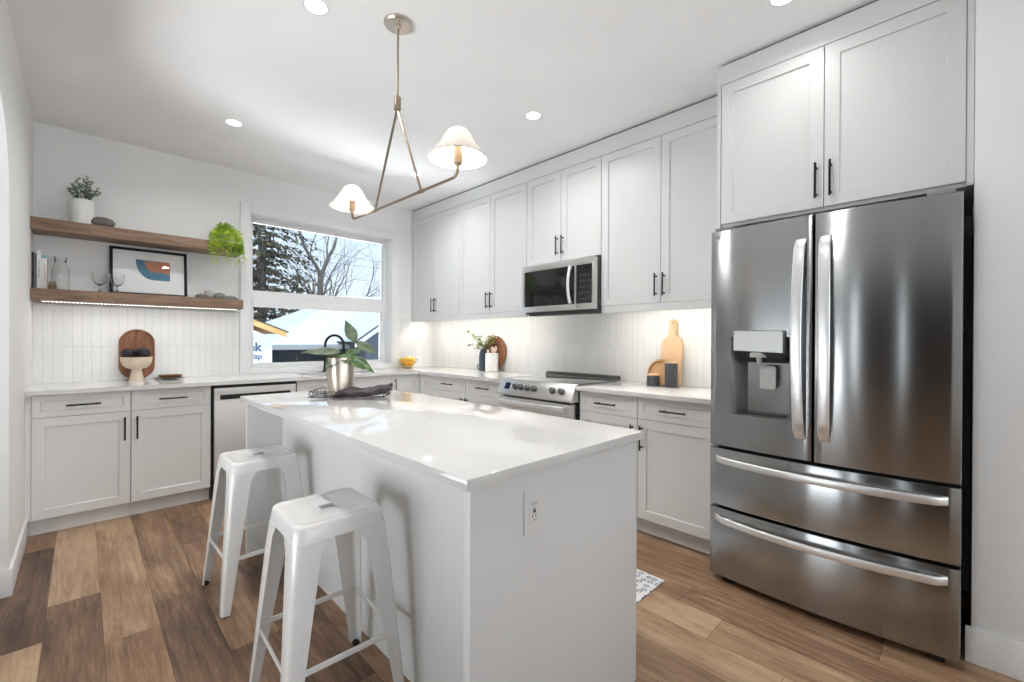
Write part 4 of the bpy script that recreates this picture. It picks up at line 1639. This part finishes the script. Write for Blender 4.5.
# framed print
pf = empty('framed_print', (.382, 4.455, ZL+.0006))
pf.rotation_euler = (R(-7), 0, 0)
tag(pf, 'black framed print with blue and orange shapes leaning on the shelf', 'picture')
fw, fh, ft = .236, .368, .019
b = MB()
b.box(-fw, fw, -.010, .010, 0, ft, .001)
b.box(-fw, fw, -.010, .010, fh-ft, fh, .001)
b.box(-fw, -fw+ft, -.010, .010, ft, fh-ft, .0005)
b.box(fw-ft, fw, -.010, .010, ft, fh-ft, .0005)
b.build('frame', 'black', pf)
art = MB().box(-fw+ft-.002, fw-ft+.002, .002, .008, ft-.002, fh-ft+.002).build('print_paper', 'paper', pf, 0)
b = MB()
cx0, zt_, zb_ = -.085, .285, .128
pts = [(.125, zb_), (.125, zt_-.005), (-.085, zt_)]
for k in range(11):
    a = PI*k/20
    pts.append((-.085+.105*(1-math.cos(a)), zt_-.005-(zt_-.005-zb_)*math.sin(a)))
b.prism(pts, .0012, .0019)
b.build('blue_shape', mat('blue_ink', (.06, .19, .29), .6), art, 0)
b = MB()
pts = [(.124, .182), (.124, .279), (-.03, .279), (-.03, .252)]
for k in range(9):
    a = PI*k/16
    pts.append((-.03+.06*(1-math.cos(a)), .252-.060*math.sin(a)))
pts.append((.08, .190))
b.prism(pts, .0004, .0011)
b.build('orange_shape', mat('orange_ink', (.55, .22, .12), .6), art, 0)
MB().box(-fw+ft-.001, fw-ft+.001, -.004, -.0025, ft-.001, fh-ft+.001).build('glazing', 'pane', pf, 0)

# stones at the right end of the lower shelf
def pebble(name, label, cat, grp, loc, sx_, sy_, sz_, m_, seed, rz=0, sub=4):
    b = MB()
    t = bmesh.new()
    bmesh.ops.create_icosphere(t, subdivisions=sub, radius=1)
    for v in t.verts:
        d_ = v.co.copy()
        v.co = d_*(1+.16*noise.noise(d_*1.3+Vector((seed, 0, 0))))
        v.co.x *= sx_
        v.co.y *= sy_
        v.co.z *= sz_
    lo = min(v.co.z for v in t.verts)
    for v in t.verts:
        v.co.z = max(v.co.z-lo-.05*sz_, 0)
    b.merge(t)
    o = b.build(name, m_, None, 60, loc, (0, 0, rz))
    return tag(o, label, cat, grp)
G_ = 'small stones at the right end of the lower shelf'
pebble('stone', 'flat mossy dark stone nearest the framed print', 'stone', G_, (.705, 4.42, ZL), .040, .028, .020, 'stone', 1.0)
pebble('stone', 'pale taller stone second from the framed print', 'stone', G_, (.765, 4.42, ZL), .040, .030, .040, 'stone_pale', 2.4, .4)
pebble('stone', 'grey green stone in the middle of the shelf stones', 'stone', G_, (.838, 4.425, ZL), .046, .030, .030, 'stone_grey', 3.1)
pebble('stone', 'long flat grey stone at the shelf end', 'stone', G_, (.918, 4.43, ZL), .058, .028, .020, 'stone_grey', 5.2)
pebble('river_stone', 'large smooth brown stone beside the white pot on the upper shelf', 'stone', None, (.105, 4.395, ZH), .066, .045, .038, 'stone', 8.0)

# potted eucalyptus on the upper shelf
pp = empty('potted_plant', (.0, 4.42, ZH+.0004))
tag(pp, 'white ribbed pot with a bushy blue green plant on the upper shelf', 'plant')
b = MB()
prof = [(.052, 0), (.061, .006)]+[(.063+.0025*min(1, i/8)+.0006*math.sin(i*2.5), .012+.0098*i) for i in range(17)]+[(.063, .182), (.058, .182), (.055, .155)]
b.lathe(prof, (0, 0, 0), 36, True, True)
b.build('pot', 'ceramic', pp)
MB().lathe([(0, .163), (.055, .161)], (0, 0, 0), 20, False, False).build('soil', 'soil', pp)
rr = random.Random(21)
bs = MB()
bl = MB()
for k in range(22):
    a = rr.uniform(0, 2*PI)
    sprd = rr.uniform(.02, .12)
    hgt = rr.uniform(.08, .20)*(1-.35*(sprd/.12)**2)
    tip = Vector((math.cos(a)*sprd, math.sin(a)*sprd*.7, .168+hgt))
    base = Vector((math.cos(a)*.02, math.sin(a)*.02, .162))
    midp = base.lerp(tip, .5)+Vector((0, 0, .02))
    bs.tube([base, midp, tip], [.0018, .0014, .001], 5)
    for j in range(11):
        t = .25+.75*j/10
        p = (base.lerp(midp, t*2) if t < .5 else midp.lerp(tip, t*2-1))
        leaf(bl, p, (rr.uniform(-1, 1), rr.uniform(-1, 1), rr.uniform(-.2, .9)), (rr.uniform(-1, 1), rr.uniform(-1, 1), 1), rr.uniform(.016, .026), rr.uniform(.013, .019), .05, .1, 3, cols=3)
bs.build('stem', 'twig', pp)
bl.build('foliage', 'leaf_euc', pp, 60)

# trailing plant on the right end of the upper shelf
tp = empty('trailing_plant', (.858, 4.395, ZH+.0004))
tag(tp, 'bright lime green trailing plant hanging over the right end of the upper shelf', 'plant')
MB().lathe([(.035, 0), (.042, .004), (.048, .07), (.044, .072), (.040, .05)], (0, 0, 0), 28).build('pot', 'ceramic', tp)
MB().lathe([(0, .055), (.041, .053)], (0, 0, 0), 20, False, False).build('soil', 'soil', tp)
rr = random.Random(33)
bs = MB()
bl = MB()
for k in range(110):
    a = rr.uniform(0, 2*PI)
    front = rr.random() < .62
    if front:
        a = -PI/2+rr.uniform(-1.5, 1.5)
    out_ = rr.uniform(.05, .105)
    top = Vector((math.cos(a)*out_*.45, math.sin(a)*out_*.4, rr.uniform(.105, .185)))
    ed = Vector((math.cos(a)*out_*1.1, math.sin(a)*out_*1.0, rr.uniform(.04, .10)))
    path = [Vector((math.cos(a)*.01, math.sin(a)*.01, .054)), top, ed]
    if front and ed.y < -.02:
        ed.y = min(ed.y, -.108)
        ln_ = rr.uniform(.06, .25)
        ed.x = max(-.115, min(.115, ed.x*1.3))
        path[-1] = ed
        path.append(Vector((ed.x+rr.uniform(-.01, .015), ed.y-.004, ed.z-ln_*.5)))
        path.append(Vector((ed.x+rr.uniform(-.02, .03), ed.y-.002, ed.z-ln_)))
    bs.tube(path, .0009, 4)
    tot = len(path)-1
    for j in range(10+8*(tot-2)):
        t = rr.uniform(.6, tot-.001)
        i = int(t)
        p = path[i].lerp(path[i+1], t-i)+Vector((rr.uniform(-.008, .008), rr.uniform(-.004, .006), rr.uniform(-.008, .008)))
        leaf(bl, p, (rr.uniform(-1, 1), rr.uniform(-1, .3), rr.uniform(-1, .6)), (rr.uniform(-1, 1), rr.uniform(-1, 0), 1), rr.uniform(.011, .019), rr.uniform(.011, .016), .05, .1, 2, cols=3)
bs.build('stem', 'leaf_lime', tp)
bl.build('foliage', 'leaf_lime', tp, 60)

# ------------------------------------------------------------------ outside
ZG = -1.1
o = MB().box(-20, 40, 5.2, 90, ZG-.2, ZG).build('snowy_ground', 'snow', None, 0)
tag(o, 'snow covered ground outside the window', 'ground', kind='structure')

# neighbour's wrapped building with raw timber fascia
nb = empty('wrapped_building', (1.5, 9.5, ZG))
tag(nb, 'unfinished building in white house wrap seen left in the window', 'building')
def nbx(x):
    return x-1.5
b = MB()
pts = [(nbx(-2.2), 0), (nbx(2.676), 0), (nbx(2.676), 1.245-ZG), (nbx(.25), 2.3-ZG), (nbx(-2.2), 1.245-ZG)]
b.prism(pts, 0, 4.0)
b.build('wall', 'wrap', nb, 0)
sl = (1.32-1.56)/(2.93-2.325)
def rake(z_off, th, y0, y1, name, m_, x_end=2.85):
    b = MB()
    x0r, x1r = .25, x_end
    zr = 1.56+sl*(x0r-2.325)
    zl = 1.56+sl*(x1r-2.325)
    b.prism([(nbx(x1r), zl+z_off-ZG-th), (nbx(x1r), zl+z_off-ZG), (nbx(x0r), zr+z_off-ZG), (nbx(x0r), zr+z_off-th-ZG)], y0, y1)
    x2 = .5-x1r
    b.prism([(nbx(x2), zl+z_off-ZG-th), (nbx(x2), zl+z_off-ZG), (nbx(x0r), zr+z_off-ZG), (nbx(x0r), zr+z_off-th-ZG)], y0, y1)
    return b.build(name, m_, nb, 0)
rake(0, .105, -.30, -.26, 'fascia', 'osb')
rake(.0, .03, -.26, 4.3, 'roof_deck', 'osb')
rake(.022, .02, -.33, 4.3, 'roof', 'shingle', 2.88)
def text(parent, s, size, loc, m_, name, bold=.012):
    c = bpy.data.curves.new('t', 'FONT')
    c.body = s
    c.size = size
    c.extrude = .002
    c.offset = bold
    c.align_x = 'RIGHT'
    o = bpy.data.objects.new('t', c)
    COL.objects.link(o)
    dg = bpy.context.evaluated_depsgraph_get()
    me = bpy.data.meshes.new_from_object(o.evaluated_get(dg))
    bpy.data.objects.remove(o)
    me.materials.clear()
    me.materials.append(M[m_])
    ob = bpy.data.objects.new(name, me)
    COL.objects.link(ob)
    ob.parent = parent
    ob.location = loc
    ob.rotation_euler = (R(90), 0, 0)
    return ob
text(nb, 'ek', .235, (nbx(2.485), -.004, .985-ZG), 'wrap_blue', 'lettering', .006)
text(nb, 'Wrap', .15, (nbx(2.50), -.004, .835-ZG), 'wrap_blue', 'lettering', .002)

# snowy garage
gr = empty('snowy_garage', (6, 12, ZG))
tag(gr, 'dark garage under a broad snow covered roof outside the window', 'garage')
b = MB()
b.box(3.45-6, 13-6, .45, 6.8, 0, 1.02-ZG)
b.build('wall', 'siding', gr, 0)
b = MB()
# hip roof: eave y=0 local, ridge y=3.5
zE, zR_ = 1.075-ZG, 2.80-ZG
ev0, ev1 = 3.20-6, 13.4-6
V = [(ev0, 0, zE), (ev1, 0, zE), (ev1, 7.2, zE), (ev0, 7.2, zE)]
rg0, rg1 = (6.75-6, 3.5, zR_), (11.5-6, 3.5, zR_)
vs_ = [b.bm.verts.new(p) for p in V]+[b.bm.verts.new(rg0), b.bm.verts.new(rg1)]
b.bm.faces.new((vs_[0], vs_[1], vs_[5], vs_[4]))
b.bm.faces.new((vs_[1], vs_[2], vs_[5]))
b.bm.faces.new((vs_[2], vs_[3], vs_[4], vs_[5]))
b.bm.faces.new((vs_[3], vs_[0], vs_[4]))
b.bm.faces.new((vs_[3], vs_[2], vs_[1], vs_[0]))
b.build('snow_roof', 'snow', gr, 0)
b = MB().box(ev0-.0, ev1, -.03, .0, zE-.13, zE+.0)
b.box(ev0, ev1, 0, .45, zE-.13, zE-.11)
b.build('fascia', 'grey_fascia', gr, 0)
MB().box(8.2-6, 10.4-6, .42, .449, 0, 1.9).build('garage_door', 'grey_fascia', gr, 0)

# grey shed at the right
sd_ = empty('grey_shed', (6.8, 10.6, ZG))
tag(sd_, 'dark shed with a sloping white roof edge at the lower right of the window', 'shed')
b = MB()
sl2 = (1.607-1.28)/(5.725-5.246)
def shz(x, off=0):
    return 1.28+sl2*(x-5.246)+off-ZG
b.prism([(5.35-6.8, 0), (8.25-6.8, 0), (8.25-6.8, shz(5.35, -.14)), (6.8-6.8, shz(6.8, -.14)), (5.35-6.8, shz(5.35, -.14))], .4, 3.0)
b.build('wall', mat('blue_grey_siding', (.10, .115, .14), .7), sd_, 0)
def shr(off0, off1, y0, y1, name, m_):
    b = MB()
    b.prism([(5.05-6.8, shz(5.05, off0)), (0, shz(6.8, off0)), (8.55-6.8, shz(5.05, off0)), (8.55-6.8, shz(5.05, off1)), (0, shz(6.8, off1)), (5.05-6.8, shz(5.05, off1))], y0, y1)
    return b.build(name, m_, sd_, 0)
shr(-.15, -.012, .36, .40, 'fascia', 'trim')
shr(-.012, .012, .34, 3.1, 'roof_edge', 'shingle')
shr(.012, .07, .40, 3.1, 'roof_snow', 'snow')

# conifer
def conifer(name, label, loc, H, rad, seed, n_lay=36, density=.95, m_='needle'):
    rr = random.Random(seed)
    e = empty(name, loc)
    tag(e, label, 'tree')
    MB().tube([(0, 0, 0), (0, 0, H*.5), (0, 0, H)], [rad*.07, rad*.045, .03], 8).build('trunk', 'bark', e)
    b = MB()
    sn = MB()
    for i in range(n_lay):
        t = i/n_lay
        z = H*(.10+.88*t)
        r_ = rad*(1-t)**.8*rr.uniform(.85, 1.1)+.15
        nb_ = int((7+9*(1-t))*density)
        for k in range(nb_):
            a = rr.uniform(0, 2*PI)
            ln_ = r_*rr.uniform(.7, 1.1)
            d_ = Vector((math.cos(a), math.sin(a), 0))
            sd2 = Vector((-math.sin(a), math.cos(a), 0))
            nn = max(3, int(ln_/.17))
            for j in range(nn):
                u = (j+1)/nn
                c = Vector((0, 0, z))+d_*(ln_*u)+Vector((0, 0, -.30*ln_*u*u+.10*ln_*max(0, u-.7)))
                for q in range(3):
                    w_ = rr.uniform(.10, .24)*(1.15-u*.5)
                    off = sd2*rr.uniform(-.30, .30)*(1.1-u)+Vector((0, 0, rr.uniform(-.10, .06)))
                    dd = (d_*rr.uniform(.2, 1)+sd2*rr.uniform(-1, 1)+Vector((0, 0, rr.uniform(-.9, .1)))).normalized()
                    s2_ = dd.cross(Vector((rr.uniform(-1, 1), rr.uniform(-1, 1), 1))).normalized()
                    p = c+off
                    tb = b
                    vv = [tb.bm.verts.new(x) for x in (p-s2_*w_*.22, p+dd*w_*.5-s2_*w_*.28, p+dd*w_*1.25, p+dd*w_*.5+s2_*w_*.28, p+s2_*w_*.22)]
                    tb.bm.faces.new(vv)
                if rr.random() < .16:
                    p = c+Vector((0, 0, .06))
                    w_ = rr.uniform(.08, .2)
                    vv = [sn.bm.verts.new(x) for x in (p-sd2*w_*.5-d_*w_*.6, p-d_*w_*.8+sd2*w_*.4, p+sd2*w_*.5+d_*w_*.5, p+d_*w_*.8-sd2*w_*.3)]
                    sn.bm.faces.new(vv)
    b.build('foliage', m_, e, 0)
    sn.build('snow_cap', 'snow', e, 0)
    return e
conifer('conifer', 'large dark conifer with snow on its boughs left in the window', (5.25, 20.0, ZG), 15.0, 3.0, 5)
conifer('conifer', 'lower conifer behind the garage roof beside the bare tree', (8.1, 24.5, ZG), 6.0, 2.3, 8, 18, .9)

# bare trees
def bare_tree(label, loc, H, seed, r0=.16, first=None, depth=6, spread=.5):
    rr = random.Random(seed)
    e = empty('bare_tree', loc)
    tag(e, label, 'tree')
    tb, bb = MB(), MB()
    def grow(p, d, ln_, r_, lv):
        n = 5
        pts = [p]
        q = p.copy()
        dd = d.copy()
        for i in range(n):
            dd = (dd+Vector((rr.uniform(-.2, .2), rr.uniform(-.2, .2), rr.uniform(-.05, .14)))*(.5 if lv == 0 else 1)).normalized()
            q = q+dd*(ln_/n)
            pts.append(q.copy())
        rs = [r_*(1-.35*i/n) for i in range(n+1)]
        (tb if lv < 1 else bb).tube(pts, rs, 6 if lv < 2 else 4, False)
        if lv >= depth or rs[-1] < .005:
            return
        k = 4 if lv == 0 else 3
        for j in range(k):
            ax = dd.orthogonal().normalized()
            ax.rotate(Matrix.Rotation(rr.uniform(0, 2*PI), 3, dd))
            nd = (dd+ax*rr.uniform(.35, .95)*spread*1.6).normalized()
            grow(pts[-1] if j < 2 else pts[2], nd, ln_*(rr.uniform(.36, .5) if lv == 0 else rr.uniform(.62, .85)), rs[-1]*rr.uniform(.55, .78), lv+1)
    for (d_, ln_, r_) in first or [((0, 0, 1), H*.4, r0)]:
        grow(Vector((0, 0, 0)), Vector(d_).normalized(), ln_, r_, 0)
    tb.build('trunk', 'bark', e, 50)
    bb.build('branches', 'bark', e, 50)
    return e
bare_tree('tall bare tree with a forked trunk in the middle of the window', (8.30, 22.0, ZG), 12, 14, .20, [((-.01, 0, 1), 5.4, .20)], 6, .42)
bare_tree('low spreading bare tree right of the forked tree', (9.0, 22.8, ZG), 6, 4, .10, [((.42, 0, 1), 3.9, .11), ((.10, 0, 1), 3.8, .10), ((.68, 0, 1), 3.9, .10)], 6, .75)
bare_tree('thin bare tree between the conifer and the forked tree', (7.05, 21.2, ZG), 7, 9, .10, [((.0, 0, 1), 3.8, .09), ((.25, 0, 1), 3.6, .08)], 6, .7)
# utility wires
for k, (za, zb) in enumerate(((6.0, 5.35), (5.1, 4.75), (4.5, 4.9))):
    b = MB()
    b.tube([(4+8*i/12*1.6, 18.5, za+(zb-za)*i/12-.25*math.sin(PI*i/12)) for i in range(13)], .007, 5)
    tag(b.build('utility_wire', 'darkgrey'), ('highest utility wire crossing the sky right of the trees', 'middle utility wire crossing the sky right of the trees', 'lowest utility wire crossing the sky right of the trees')[k], 'wire', 'utility wires outside the window')
